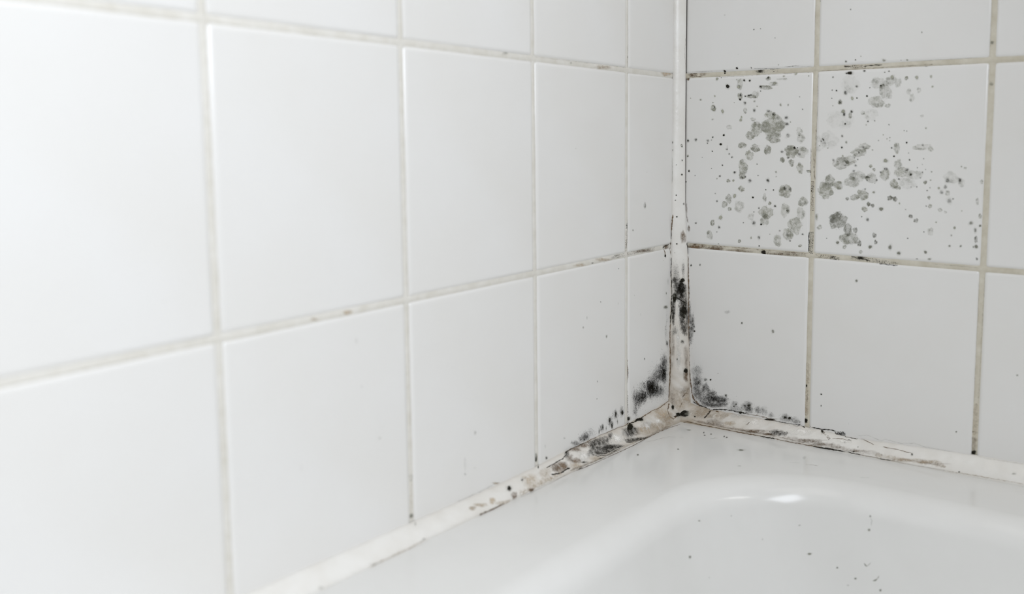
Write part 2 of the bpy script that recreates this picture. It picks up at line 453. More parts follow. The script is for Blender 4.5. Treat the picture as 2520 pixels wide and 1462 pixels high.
# marks per host: kind, tone, cover, then tenths of millimetres in the room (centre, two half-axes / path)
DATA = {
'CL': [
('D','k',1,55.5,-157.9,-1326.9,1.1,19.8,-5.1,-13.2,22.7,12.4),
('D','k',0.9,96.5,-120,-1397.6,4.6,41.5,-10.5,-7,12.2,12.1),
('L','n',0.6,8.1,25.5,-173.8,-1292.2,59.5,-258.1,-1332.4,90.4,-270.8,-1377.9,107.9,-234.3,-1405.3,102.8,-171.9,-1396),
('L','k',0.8,6.7,101.7,-223.7,-1391.5,101.6,-115.2,-1407.7,111.2,-63.2,-1411.8),
('L','n',0.85,5.3,3.4,-131.6,-1282.8,17.4,-313.7,-1294.8,8.1,-468.1,-1297.5,17.4,-590.2,-1300.6),
('L','k',0.9,7.8,17.4,-590.2,-1300.6,22.9,-734.7,-1304.9,17.7,-827.9,-1298.6),
('L','n',0.85,5,17.7,-827.9,-1298.6,2.1,-963.1,-1295.6,3.1,-1111,-1290.4,-0.5,-1261.1,-1284.2,18.9,-1437.7,-1275.8),
('L','k',0.85,5.5,18.9,-1437.7,-1275.8,2.6,-1546.5,-1278,18.4,-1681.9,-1271.9,22.7,-1718.7,-1275),
('D','k',0.95,22.6,-670.8,-1301,11.9,45.3,-10.3,-12.5,19.8,6.1),
('D','k',0.95,42,-842.2,-1313.8,8.4,27.1,-6.1,-20.6,31.7,16.2),
('L','k',0.9,8.3,34.4,-861.1,-1309.9,53.1,-902.1,-1328.5),
('S','k',0.8,72.6,-889.4,-1345.3,26.3,74.7,-16.5,-20.9,32.3,24.9),
('S','k',0.6,67.9,-836.1,-1336.1,13.7,56.3,-13.5,-16.3,25.3,15.3),
('S','k',0.75,56.9,-1301.6,-1309,24.2,97.8,-24.6,-28.8,41.3,22.4),
('S','k',1,103.5,-1285.7,-1360.9,13.7,92.7,-25.9,-12.8,18.7,17.5),
('S','k',0.9,103.5,-1382,-1359.2,9.4,54.9,-15.2,-8.7,12.5,11.9),
('S','k',0.65,71,-1410.2,-1317.2,5.9,40.3,-11.2,-27.3,38.5,22.7),
('S','k',0.85,106.3,-1148.2,-1374.1,7.8,75.6,-21.5,-7,10.5,8.5),
('S','k',0.9,98.8,-1222.7,-1356.9,10.3,56,-15,-8.4,12.3,10.9),
('S','k',0.4,90,-1483.6,-1334.1,9.3,26.8,-6.4,-11.9,16.6,16.1),
('S','k',0.95,118.5,-822,-1408.9,16,133,-36.5,-3.7,5.7,7.8),
('S','k',0.8,111,-933.4,-1392.4,12.8,72.1,-19,-5.8,8.9,8),
('S','k',0.7,39.5,-1135.6,-1304.8,3.9,20.1,-5.1,-19.4,28.4,12.6),
('S','k',0.7,61.5,-1210.4,-1315.1,3.8,17.1,-4.4,-10.7,15.6,9.6),
('L','n',0.5,12.1,14.6,-1664.3,-1270.4,11.3,-1558.2,-1276.5,18.9,-1437.7,-1275.8,6.8,-1285.3,-1283.7),
('L','n',0.3,19.4,120.9,-348.5,-1439.7,121.5,-486.3,-1431.2,118.9,-663.7,-1428.3),
('L','n',0.35,11.9,117.7,-1776.9,-1365.7,120.2,-1604,-1379.5,118.3,-1307.3,-1407.8,118.6,-1108.6,-1416.9),
('L','t',0.45,29.3,113.7,-1868.7,-1351.2,114.1,-2124.4,-1346,119.5,-2348.4,-1345.2),
('G','n',1,-10,-1632,-1282,38,-1437,-1272,36.4,140),
('G','k',1,40,-1427,-1291,48,-1148,-1308,20.7,170),
('S','n',0.8,25,-1498.8,-1279.9,31.7,61.9,-12.2,-10.4,14.3,7.8),
('S','n',0.8,25.3,-1602.6,-1275.5,13.8,58.4,-15.1,-14,18.9,5.3),
('L','k',0.6,3.9,101.5,-1419.8,-1351.7,116.7,-1318.8,-1380.2,114.3,-1160,-1385.3,118.9,-1050.3,-1397.3),
('L','k',0.6,3.9,99.4,-1470.2,-1344.3,114.5,-1411.3,-1374,119,-1280.4,-1400,119.9,-1110.6,-1399.3),
('L','k',0.6,3.3,85.8,-1000.1,-1352.3,111,-1008.6,-1386.5,122,-920,-1411.1),
('L','k',0.6,3.3,107.1,-1002.8,-1380.7,117.9,-836.5,-1420.1,118.1,-662.4,-1433.2),
('B','n',0.65,87.1,-1845.8,-1319.4,14.7,71.9,-20.3,-20.8,27.2,19.9),
('B','n',0.5,76.4,-1903.7,-1310.4,11.5,32.7,-8.1,-18.1,23.4,18.5),
('L','k',0.8,5.8,98.7,-1979.4,-1332.6,111.7,-1890,-1348.3,106.4,-1761.7,-1350.3),
('L','k',0.7,4.3,54.3,-1981,-1293.8,53.5,-1886.2,-1291.1,48.3,-1783,-1291.3,30.5,-1697.9,-1279.8),
('S','k',0.9,28.9,-1702.1,-1278.8,6.2,16.7,-3.9,-21.1,27.9,14.7),
('S','n',0.8,65.7,-1707.3,-1307.8,8.3,26.4,-6.6,-14.1,18.8,14.2),
('B','n',0.6,91.6,-1666.8,-1330.5,13.9,44.7,-11.3,-9.8,13.4,12.2),
('D','k',0.7,111.5,-1592,-1362.7,2.1,35.9,-11.2,-3.3,4.6,4),
('B','t',0.5,95.5,-690.8,-1372.7,21.4,111.7,-28.1,-20,31.9,30.5),
('B','t',0.5,59.4,-349.1,-1342.8,23.1,100.5,-23.2,-28.6,47.8,36.2),
('B','t',0.4,106.6,-495.6,-1400.3,30.8,153.4,-37.9,-15.3,25.1,25.5),
('B','t',0.5,97.4,-308.9,-1392,15.1,80.1,-19.5,-19.6,33.1,32.6),
('B','w',0.8,80,-641.7,-1354.9,7.3,60,-15.7,-21.2,34.1,21.3),
('B','w',0.8,83.1,-465.2,-1364.5,6.8,29.3,-6.9,-9.6,15.8,13.4),
('B','w',0.9,84.8,-1561.6,-1334.4,7.5,54.9,-15.8,-22.7,31.3,20.7),
('B','w',0.9,70.3,-1080,-1335.8,14.5,59,-14.6,-20,29.8,20.5),
('B','w',0.3,66,-1757.3,-1307.1,2.1,9.5,-2.6,-25.7,34.1,22),
('B','t',0.3,77.4,-2021.7,-1308.5,13.8,52,-14.2,-25.8,32.5,20.5),
('B','t',0.35,78.7,-2191.7,-1309.4,19.9,64.2,-17.2,-30.5,37.1,23.9),
('B','t',0.4,110.3,-1692.2,-1356.8,14.2,56.7,-15.3,-10.4,14.2,16.3),
('B','t',0.3,119.9,-1445.9,-1379.3,4.6,74.6,-22.9,-9.3,13.3,17.7),
('B','n',0.6,120.4,-2226.3,-1356.1,-0.9,29.4,-10.6,2,-2.2,14.3),
('D','k',0.8,56.4,-2251.7,-1288.4,2.3,8.1,-2.2,-9.1,10.8,4.2),
('L','k',0.5,2.8,54.1,-2238.2,-1288.5,49.1,-2188.7,-1288.4),
('L','k',0.7,5.4,115.6,-1303.4,-1420.3,118.4,-1403.4,-1393.3),
('L','k',0.7,5.3,121.4,-1605.8,-1398.3,119.6,-1679.7,-1385.9),
('D','k',0.8,-3.8,-811.7,-1301.4,6.9,1.7,0.9,-23.3,35.8,-4.3),
('L','k',0.6,5.8,8.2,-2013.4,-1267.6,32.9,-2048.5,-1280.2),
('D','k',0.9,71,-2406,-1293.4,3.4,15.2,-4.5,-13.5,15.6,7.6),
('D','k',0.8,60.8,-2400.3,-1287.2,1.8,7.5,-2.2,-5.7,6.6,2.9),
('B','n',0.5,114,-2402.3,-1334.8,3.4,22.5,-7.2,-14.5,17.2,19.7),
('L','n',0.6,10.5,120.5,-2752.6,-1335.7,119.8,-2652.9,-1346,119.7,-2509.9,-1347.2),
('B','n',0.5,120.6,-2225.4,-1354.7,-0.8,26.3,-9.5,1.9,-2.1,13.8),
('B','t',0.5,86.9,-2704.8,-1295.9,15,49.9,-14.5,-7.7,8.4,5.9),
('B','t',0.6,94.9,-2602.1,-1303.7,5.5,21.1,-6.3,-15.9,17.8,13.5),
('B','t',0.6,86.5,-2780.4,-1291.4,6.6,21,-6.1,-11,11.7,8.4),
('B','t',0.3,120.4,-2516.4,-1340.6,0.1,70,-25.6,4,-4,26.7),
('B','o',0.3,122.5,-3232.7,-1308.5,5,19.5,-6.5,-5.2,5.2,8),
('L','t',0.35,8.3,121.4,-3245.7,-1310.8,119.9,-3380.9,-1312.8,120.5,-3511.9,-1306.5,120.9,-3645.3,-1300.5),
('B','o',0.22,118.4,-3602.2,-1301.5,-4.5,39.8,-18.5,2.1,-1.3,12.2),
('D','o',0.3,33.4,-3220.4,-1237.7,2.6,5.1,-1.3,-12.9,12.1,5),
('D','o',0.18,119.2,-3962.2,-1278.7,4.1,15.6,-5.8,-5.5,4.4,7.8)],
'CR': [
('L','k',0.95,9.7,361.8,-6.1,-1337.4,363.2,-40.4,-1354.5,349,-68.2,-1376.4,333.8,-89.3,-1394.9),
('L','n',0.7,7.4,414.2,-19.4,-1331.4,452.1,-26.2,-1333.8),
('G','k',1,998,-75,-1307,1198,51,-1328,60.5,150),
('L','k',0.9,7,1165.7,1.5,-1298.5,1225,-18.6,-1313.2),
('L','k',0.9,6.9,1242.2,-25.4,-1318.5,1220.5,-7.6,-1306.5),
('D','k',0.95,1387.8,-18.2,-1315.8,8.9,2.5,1.1,-6.2,16.2,8.2),
('L','n',0.7,4.5,-45.8,-94,-1573.2,49,-107.3,-1503.2,184.5,-120.1,-1444,294.4,-120.6,-1448.8,393.2,-119.3,-1446.1,635.3,-119.1,-1442),
('L','n',0.85,5.1,635.3,-119.1,-1442,776.9,-120.5,-1437.6,891.6,-119.9,-1431.5),
('L','k',0.8,5.7,883.7,-119,-1434.9,1003.6,-117.7,-1429.1,1018.8,-118.5,-1428.5),
('L','n',0.8,4.2,1018.8,-118.5,-1428.5,1166.9,-120.7,-1429.5,1415.6,-120.9,-1416.2),
('L','k',0.8,5.4,1408.4,-120.2,-1418,1518.9,-120.5,-1411.3,1616.4,-119.9,-1410.7),
('L','n',0.5,3,221.9,-111.4,-1421.4,324.7,-115.3,-1429,472.6,-114.9,-1429.8,711.6,-114.6,-1420.3,940.8,-112.2,-1409,1128.2,-116.4,-1410.4,1379.8,-118.8,-1410.6),
('L','n',0.3,19.3,264.6,-112.4,-1426.5,438.9,-113,-1422.1,633.6,-116.3,-1419.4,864.7,-111.5,-1414,1015.8,-112.4,-1407.9),
('L','n',0.28,23.7,1075.4,-113.3,-1405.9,1305.2,-109.4,-1394.2,1512.5,-104.1,-1386.5,1608.8,-107.4,-1385.4),
('B','n',0.3,433.6,-103.2,-1407,92.9,8.5,16,-8.1,15,21.4),
('B','n',0.4,824.9,-108.6,-1408.4,112.6,20.1,17.2,-4.7,9.6,15.3),
('B','k',0.5,1037,-93.6,-1383.7,69.4,10.2,11.3,-7.5,16.8,19.6),
('G','k',1,959,-103,-1394,1115,-87,-1377,19.2,110),
('B','n',0.6,962.4,-110.3,-1403.7,43.6,2.6,8.3,-2.5,5.3,8.1),
('B','n',0.35,1304.4,-107.4,-1391.5,149.9,9.9,28.8,-4,9.7,11.8),
('B','t',0.4,590.4,-94,-1389.7,44.7,6.1,7.2,-7.4,14.6,16.9),
('B','t',0.35,472.4,-52.6,-1356.8,83.2,28.1,8.4,-11.8,22.8,21.8),
('B','t',0.5,293.5,-58.3,-1359.2,85.7,10.9,13.4,-21.8,39.9,38.9),
('B','w',0.5,633.1,-19.6,-1327.2,66.5,9.9,10.1,-14,28.8,11.9),
('B','w',0.6,796,-48.2,-1339.5,83.2,20.1,10.8,-12.5,26.5,19.7),
('B','w',0.7,1215.2,-65.3,-1344.6,91.4,22.6,12.2,-9.4,22.6,20.1),
('D','k',0.9,245.2,-92.7,-1395.9,7.5,1.7,1,-2,3.5,4.8),
('L','n',0.7,5.7,764.3,-63.1,-1352.7,743.2,-83.8,-1376.9),
('D','k',1,128,-93.6,-1389,52,11.6,6.8,-8.2,14.2,22.5),
('D','k',0.95,1386.7,-16.5,-1314.9,6.1,1.7,0.8,-6.6,17.3,8.7),
('L','k',0.9,5.8,1483.3,9.2,-1305.6,1503.4,-17.5,-1319.8,1567,-4.2,-1318,1588.7,-24.8,-1323.7,1635.7,-24.9,-1321.9,1677.5,-20.7,-1324.7),
('L','k',0.8,4.3,1677.5,-20.7,-1324.7,1670.1,14,-1309.3),
('G','n',1,1402,-31,-1318,1471,-74,-1351,10.9,60),
('L','n',0.7,3.6,1488.8,-62,-1346.9,1563.4,-45.6,-1336.1,1601.9,-51.9,-1337.2),
('L','k',0.6,2.9,1596.5,-77.3,-1356.5,1594,-60.3,-1343.7,1621.9,-47.5,-1332.8,1644.7,-51,-1335.8),
('L','n',0.7,4.3,1700.2,-2.3,-1324,1821.6,-51.8,-1330.6),
('L','n',0.6,3.5,1892,-55.9,-1330.8,2036.1,-62.1,-1327.5,2111.2,-68.8,-1330.1),
('D','k',0.75,2117.5,-74.8,-1335.2,6.3,0.9,1.1,-2.1,7.2,6.4),
('L','o',0.3,2.6,2566.8,-17.4,-1265.8,2635,-25,-1268.5,2747.2,-20.1,-1264.8,2874.8,-17.9,-1259.7),
('L','k',0.8,5.1,1347.5,-117.5,-1423.7,1459.5,-118.6,-1421.5,1569.9,-121.6,-1411.2,1612.6,-120.1,-1409.6),
('L','k',0.8,5,1634.2,-120.7,-1406.9,1683.7,-119.4,-1408.8,1743.4,-118.6,-1408.1),
('L','n',0.6,2.8,1743.4,-118.6,-1408.1,1851.1,-118.3,-1404.4,1892.1,-117.5,-1406.2),
('L','k',0.7,4.2,1885.1,-117.2,-1406.5,1974.7,-122.1,-1400.3),
('L','n',0.45,2.7,1974.7,-122.1,-1400.3,2054.2,-119.3,-1400.9,2217.5,-118,-1396.7,2376.7,-120.8,-1388.5),
('L','t',0.5,4,2376.7,-120.8,-1388.5,2560.8,-119.5,-1379.6,2894.1,-117.7,-1366.4),
('L','n',0.28,20.3,1346.3,-115.6,-1405.8,1493.7,-113.2,-1399.4,1707.8,-107.9,-1391,1914.7,-105,-1376.5),
('L','t',0.4,20.9,1849.1,-113.4,-1388.4,2051.3,-111.3,-1379.4,2213.3,-105.7,-1366.9,2372.9,-107.9,-1362.7),
('L','n',0.18,6.8,2116.5,-108.6,-1372.6,2245.2,-104.7,-1365.5,2373.4,-109.8,-1365.4),
('B','n',0.35,1427.1,-112.8,-1393.1,78.2,6.8,14.7,-2.6,6.4,9.4),
('B','n',0.25,1707.2,-106.5,-1389.4,100.8,12.2,18.3,-2.4,6.7,7.6),
('B','t',0.35,2051.9,-113.3,-1382.1,139.8,14.7,26.9,-2.3,7.2,9.9),
('B','n',0.16,2308.4,-102.7,-1357.2,85.2,10.7,16,-1.3,4.7,6.4),
('B','t',0.5,2243.4,-98.4,-1357.5,74.3,7.7,14.4,-2.6,9,10.4),
('B','w',0.7,1583.6,-61.5,-1345.6,47.9,7.1,8,-6,16.6,11.5),
('D','k',0.7,1705.4,-81.1,-1364.9,3.4,0.4,0.6,-1,2.9,2.5),
('D','k',0.7,1681.7,-114.3,-1397,9.3,1.8,1.5,-0.9,2.4,3.4),
('D','k',0.9,2467.3,-119.4,-1377.9,4.2,0.5,0.8,-0.5,1.8,3.4),
('D','o',0.7,2827,-85.2,-1318,11.2,1.2,2.3,-0.9,4.1,5)],
'CV': [
('D','k',0.8,41.4,-100.1,581.7,3.8,3.7,-0.1,-0.1,0,5.1),
('D','k',0.8,35.9,-105.2,536.9,4,3.2,-0,-0.1,0,5.1),
('D','k',0.9,48.1,-98.4,389.3,4.8,4.4,-0.1,-0.1,0.1,6.4),
('D','k',0.9,52.4,-102.2,148.5,5,4.1,-0.1,-0.2,0.2,6.4),
('D','k',0.8,81.4,-34.7,502.3,2.4,8.8,-0.5,-0.1,0.1,9),
('B','o',0.8,68,-59,1018.2,7.2,13.1,-0.1,-0.1,-0,15.2),
('B','n',0.5,90.8,-51.4,206.9,12.4,25.2,-1.6,-1.6,1.9,54.1),
('L','k',0.9,15.5,106.5,-20.7,153,114.8,-3.2,119.3,108.8,3.7,39.8),
('L','n',0.6,10.3,19.1,-117.5,408.5,10.4,-118.7,305.1,-1.5,-117.1,200.7,-3.7,-132.7,137.3),
('D','k',0.7,72.5,-51.7,887.2,1.9,4.3,-0.1,-0,-0,3.8),
('D','k',0.7,72.3,-54.4,763.5,1.9,4.3,-0.1,-0,-0,3.8),
('S','k',0.8,36.1,-114.8,-176.8,13.9,7.9,0.2,-0.1,-0.2,27.1),
('S','k',0.7,67.9,-96.6,-257.6,30.8,26.8,-0.8,4.7,-9.7,83.2),
('S','k',0.75,68.8,-89,-319.9,30.9,26.9,-0.8,-2.6,3.6,53.6),
('S','k',0.5,60.1,-102.4,-216.9,32.2,24.3,-0.3,-1.9,2.6,40.1),
('S','k',0.5,94.1,-75.6,-544.5,14.4,18.2,-1.5,0.2,-1.8,82.4),
('S','k',0.7,124.6,-20.6,-523.1,6.2,16.6,-2.2,-5.9,8.8,93.9),
('D','k',1,91.8,-64.3,-181.1,12.6,15.8,-1,-1.1,1.6,18.7),
('S','k',1,94,-66.5,-273,23.5,29.2,-1.9,3.9,-8.1,62.7),
('S','k',0.8,95,-68.7,-245.4,17.8,22.9,-1.5,0.1,-0.9,40.9),
('D','k',0.95,40.8,-115.1,-339.3,14.9,8.9,0.2,-4.5,7.2,39.3),
('S','k',1,34.4,-121.3,-434.5,14.4,7.2,0.5,6.1,-11.8,84.3),
('S','k',1,34.5,-125.7,-515.7,11.7,6.6,0.3,-1,1,54.4),
('S','k',1,107.5,-60.9,-408.7,21.3,33.3,-3,2.7,-6.3,76.3),
('S','k',1,100,-59.9,-478.1,19,26.5,-2.3,-2.6,3.5,62),
('D','k',0.8,105.9,-51.6,-465.2,11.4,18.1,-1.7,1.4,-3.5,55.5),
('S','k',0.8,104.9,-52.7,-602.2,14.5,23.7,-2.5,-1.7,2.2,48.8),
('S','k',0.5,45.7,-119.1,-638.7,15.3,11.1,-0.1,-0.5,0.4,32.8),
('D','k',0.5,102.6,-73.7,-738.7,11,13.3,-1.1,-1.1,1.7,16),
('S','k',0.8,114.3,-46.5,-657.1,9.9,15.4,-1.6,-0.9,1.1,27.2),
('D','k',0.5,70.8,-110.3,-895.5,5.4,4,-0,0.4,-0.9,8.5),
('D','k',0.95,125.9,-49.9,-1006.9,10.1,15.1,-1.9,0.6,-1.5,22.6),
('B','n',0.6,124.2,-46,-1049.7,13.8,19.8,-2.4,1.6,-3.9,53.9),
('S','k',0.3,47.6,-109.2,-108.7,22,15.2,0,-0.5,-0.2,67.6),
('S','k',0.4,95.9,-59.6,-90.5,7.5,11.1,-0.8,-0.7,0.2,62.2),
('L','k',0.8,6.7,55,-105,-339.3,97.6,-71.3,-367.2,114.6,-46.5,-383),
('L','k',0.85,6.7,9.5,-122.4,24.9,6.1,-122.6,-110.7,19.2,-124.1,-272.2,16.9,-128.1,-462.7,8.6,-128.1,-573.2),
('L','n',0.8,6.7,8.6,-128.1,-573.2,8.7,-134.1,-737,16,-135.8,-928.7,15.1,-137.8,-1066.9,3.4,-136.7,-1236.2,-10.7,-144,-1299.7),
('L','k',0.85,9.5,123.6,-2.4,-650.5,126.5,-0.8,-719.5),
('B','t',0.22,67.8,-113.4,-1216.7,49.8,35.2,-0.1,-2.3,3,68.4),
('B','t',0.3,92.2,-100.1,-1313.2,51.6,46,-2.6,-0.3,-0.7,69.8),
('B','n',0.2,36,-138.5,-1271.6,25.1,10.6,1.8,-4.3,6.5,67.2),
('B','t',0.35,138.6,-45.9,-1249.1,24.5,39.7,-5.8,-1.7,1.8,68.9),
('B','n',0.25,127.1,-54.2,-1193.3,26.4,36,-4.4,-1.5,1.9,41),
('B','n',0.22,35.8,-129.1,-789.2,14.1,7.8,0.4,7,-14.5,154.8),
('B','n',0.25,128.9,-46.3,-889.5,10.7,19.7,-2.6,-0.8,-0.9,124.3),
('B','w',0.7,71.8,-91.9,-462.3,7.9,7.8,-0.4,0.2,-1.2,54.8),
('B','w',0.6,71.4,-100.8,-707.4,12.4,10.8,-0.4,-3.6,5.1,80.9),
('B','w',0.5,81.5,-102,-884.6,14.8,12.1,-0.4,-0.3,-1,96.6),
('L','n',0.4,5.4,111.1,-79.9,-1245.3,127.7,-54.9,-1206.9,145.5,-31,-1223.8),
('L','n',0.4,5.4,92.7,-100.4,-1340.9,112.1,-80.9,-1286.7),
('L','k',0.7,4.5,-19.3,-113.8,153.8,4.8,-118.9,193.6,5.5,-118,261.1),
('D','k',0.9,51.7,-102.9,147.9,2.9,2.4,-0,-0.1,0.2,4.5),
('D','o',0.5,37.8,-114.7,69.2,3.3,1.8,0.1,-0.1,0,3.8),
('D','k',0.8,71.7,-53.4,888.7,2.9,6.4,-0.1,-0.1,-0,6.8),
('D','k',0.6,39,-98.3,849.6,3.6,2.8,-0,-0.1,0,4.5),
('D','k',0.8,71.1,-57,763.6,3.5,7.7,-0.2,-0.1,-0,8),
('D','o',0.7,4.8,-105.4,1045.5,6.5,-2.2,0,-0.2,0.2,9),
('D','o',0.7,6.3,-106.9,979.8,6.5,-2.1,0.1,-0.1,0.2,6.8),
('L','o',0.4,4.6,1.2,-106.3,915.1,6.4,-109.5,824.3,6.2,-111.6,687.7),
('L','n',0.5,2.2,77.7,-25.5,1955.9,76.4,-32.5,1818.4,77.8,-24.6,1732.2,80.1,-6.4,1668)],
'L30': [
('D','o',0.5,0.9,-744.2,324.2,0,7.7,-0.7,0,-0,8.4),
('D','o',0.4,0.1,-526.9,797.9,0,6.2,-0.2,0,-0,4.3),
('D','o',0.45,0.7,-558.5,520.9,0,19.5,-1.3,0,-0.2,27.5)],
'L31': [
('D','o',0.3,0.4,-1533.5,1007.7,0,6.4,-0.1,0,0,5.7)],
'L34': [
('D','o',0.08,0.2,-4646.5,348.7,0,5.2,-0.8,0,0.3,6.3)],
'L40': [
('D','k',0.9,0.3,-214.9,50.9,0,13,-1.5,0,-0.2,13.4),
('L','n',0.7,9.3,-11.2,-235.3,129.7,-2.8,-223.1,95.7,0.3,-214.9,55),
('D','o',0.8,0,-195.3,-412.5,0,23.8,-3.9,0,-0.2,13.6),
('D','k',0.6,-0.2,-169.4,-747.6,0,16,-3.2,0,-0.3,22),
('S','k',0.15,-0.1,-192,-644.6,0,21.2,-4.1,0,-1.1,82.1),
('S','k',0.65,-0.2,-219,-920.9,0,45.9,-10.2,0,-0.9,73.3),
('S','k',0.45,-0.2,-244.4,-979.1,0,59.9,-13.8,0,-1,82.3),
('S','k',0.35,-0.3,-405.7,-1121.8,0,190,-47.5,0,-0.5,54.2),
('S','k',0.8,-0.3,-217.3,-1040.3,0,38.9,-9.2,0,-0.7,55.2),
('S','k',0.55,-0.2,-313.5,-994.9,0,78.2,-18.2,0,-0.7,63.6),
('S','k',0.65,-0.2,-406.5,-1049.6,0,78.4,-19,0,-0.7,67.5),
('S','k',0.6,-0.3,-328.9,-1141,0,86.9,-21.7,0,-0.5,41.9),
('S','k',0.75,-0.2,-456.2,-1109.2,0,67.4,-16.9,0,-0.5,58.3),
('S','k',0.75,-0.2,-600.6,-1121.5,0,42.3,-10.8,0,-0.3,49.5),
('S','k',0.7,-0.2,-651.8,-1147.9,0,48.2,-12.6,0,-0.4,57.1),
('S','k',0.55,-0.1,-699.8,-1100.5,0,38.1,-9.8,0,-0.3,52.4),
('S','k',0.7,-0.2,-554.9,-1146.6,0,36.1,-9.3,0,-0.3,44.4),
('S','k',0.45,-0.2,-699,-1223.1,0,31.8,-8.6,0,-0.2,39.4),
('S','k',0.25,-0.2,-539.4,-1044,0,82.7,-20.3,0,-0.3,35.5),
('D','k',0.8,-0,-553,-804.3,0,6.5,-1.4,0,-0.1,7.9),
('D','k',0.5,-0.1,-562.5,-1016.2,0,8.2,-2,0,-0.1,7.1),
('L','n',0.7,4.2,-12.5,-809.7,-740,-8.5,-804.6,-843.1,-9.9,-806.7,-954.4),
('G','k',1,-11,-808,-826,-8,-804,-912,9.1,50),
('G','n',1,-12,-809,-1066,-7,-801,-1292,9.2,70),
('D','k',0.8,-5.6,-799.8,-1266.1,0,21.7,-6.1,0,-0.1,17.4),
('L','n',0.4,10.1,-10.9,-808,-1023,-7.7,-803,-1222.3),
('D','k',0.4,0.3,-247.6,12.7,0,5.8,-0.7,0,-0,3.7),
('D','o',0.6,0,-220.1,-411.4,0,20.5,-3.4,0,-0.1,9.1),
('D','o',0.6,0.1,-192.6,-287.3,0,7.4,-1.1,0,-0.1,10.6),
('D','o',0.35,0.1,-164.6,-189.4,0,5.9,-0.8,0,-0.4,30.3),
('S','k',0.1,-0,-181.7,-531.8,0,10.4,-1.8,0,-0.8,61),
('D','o',0.3,0.4,-718.4,-225.3,0,5.2,-0.8,0,-0,4.3),
('D','o',0.18,0.2,-618.2,-406.7,0,8,-1.4,0,-0.1,13),
('L','n',0.7,6,-15.6,-120.2,147.2,-3.1,-133.4,96.8,0.3,-120.8,50.4)],
'L41': [
('D','k',0.9,-0.1,-897.1,-1188.2,0,13.6,-3.7,0,-0.1,18.8),
('S','k',0.4,-0.1,-907.7,-1175.1,0,27.2,-7.4,0,-0.1,34.2),
('D','k',0.8,-0,-997.2,-1167.7,0,10.3,-2.8,0,-0,22),
('S','k',0.4,-0,-997.2,-1176.1,-0,29.6,-8.1,0,-0,33.8),
('D','k',0.6,-0,-971.9,-1242.5,0,7.4,-2.1,0,-0,17),
('D','k',0.8,0,-1084.8,-1198.1,0,10.1,-2.8,0,0,21.8),
('S','k',0.45,0,-1077.6,-1212.7,0,34.9,-9.8,0,-0,33.5),
('D','k',0.75,0,-1051.4,-1253.7,0,17.5,-5,0,-0,23.6),
('D','k',0.7,0.1,-1184.9,-1223.8,0,11.3,-3.2,0,0,19.9),
('S','k',0.4,0.1,-1199,-1236.3,0,28.2,-8.2,0,0,24.8),
('D','k',0.6,0.1,-1236.9,-1250,0,8.4,-2.4,0,0,19.8),
('D','k',0.5,0.1,-1135.2,-1250.6,0,7.1,-2.1,0,0,16.7),
('S','k',0.75,0.2,-1418.3,-1237.3,-0,45.5,-13.5,0,0.1,24.1),
('S','k',0.6,0.2,-1464.7,-1241.1,0,39.7,-11.9,0,0.1,20.8),
('S','k',0.6,0.3,-1549.6,-1252.1,0,44,-13.4,0,0.1,15.8),
('S','k',0.2,0.2,-1357.7,-1218.7,0,54.4,-15.9,0,0.1,24.3),
('D','o',0.4,0.3,-1694.6,-1166.7,0,12.4,-3.7,-0,0.1,7.8),
('D','k',0.5,0.5,-1907.2,-1250.8,0,9.4,-3,0,0.1,7.6),
('D','o',0.2,0.4,-1923.7,-1162.3,0,7,-2.2,0,0.2,15.1),
('D','k',0.6,-0,-1257.8,-835.4,0,5.5,-1.3,0,0,6.5),
('D','k',0.5,0,-1265.2,-974.3,-0,5.5,-1.4,0,0,4.1),
('D','k',0.5,0.5,-1911.8,-1252.1,0,8.2,-2.6,0,0.1,10.5),
('D','k',0.6,-0.5,-955.6,29.6,0,4.9,-0.6,0,-0,4.1),
('D','k',0.7,-0.3,-1212,-203.2,0,5.8,-0.9,0,0,4.7),
('D','o',0.4,-0.1,-1398,-298.1,0,6.6,-1.2,0,0.1,13.2),
('D','o',0.35,-0.1,-1445.7,-365,0,10.9,-2,0,0,9.2),
('D','o',0.7,-0.2,-1129.4,-495.7,-0,8.3,-1.6,0,0,12.3),
('D','o',0.25,-0.4,-963.9,-256.8,0,4.9,-0.8,0,-0,9.7),
('D','k',0.7,-9.5,-1150.6,107.3,0,4.7,-0.6,0,0,2.7)],
'L42': [
('L','o',0.3,5.6,-0.4,-2425.7,-1256.3,-0.4,-2519.3,-1256.6,-0.4,-2610.5,-1256.8,-0.3,-2828,-1249.7),
('B','t',0.5,-0.4,-2461.1,-1254,0,35.1,-12.2,0,0.2,8.1),
('D','o',0.35,-0.2,-2755,-1091.9,0,10.7,-3.6,0,0.2,7.8),
('B','o',0.08,-0.2,-2753.4,-1026,0,14.9,-4.9,0,1.3,54.2),
('D','o',0.1,-0.2,-2662.2,-1079.5,0,11,-3.6,0,0.2,7.9),
('D','o',0.35,-0.1,-2655.2,-842.9,0,11.5,-3.4,0,0.3,13.7)],
'L43': [
('D','o',0.07,-0.2,-3970.9,-647.5,0,7,-2.3,0,0.8,18.7),
('D','o',0.14,-0,-3588.9,-43.9,0,9.5,-1.9,0,0.6,15.7),
('D','o',0.14,0.1,-3562.6,-308.8,0,6.5,-1.6,0,0.2,6.6),
('D','o',0.18,0.5,-3445.8,-643.6,0,8.5,-2.5,0,0.2,6.8)],
'Lh3': [
('B','o',0.3,-7.5,-2303.4,1639.9,0,38.8,3.2,0,0.2,10.1),
('D','o',0.35,-6.9,-1579.6,1630.8,0,15.8,1.1,0,0.1,7.5),
('B','t',0.45,-5,-1167.9,1627.2,0,106.3,7.3,0,0,13.8),
('B','t',0.6,-6.9,-205.2,1640.1,0,75.2,4.7,0,-0.3,24.2),
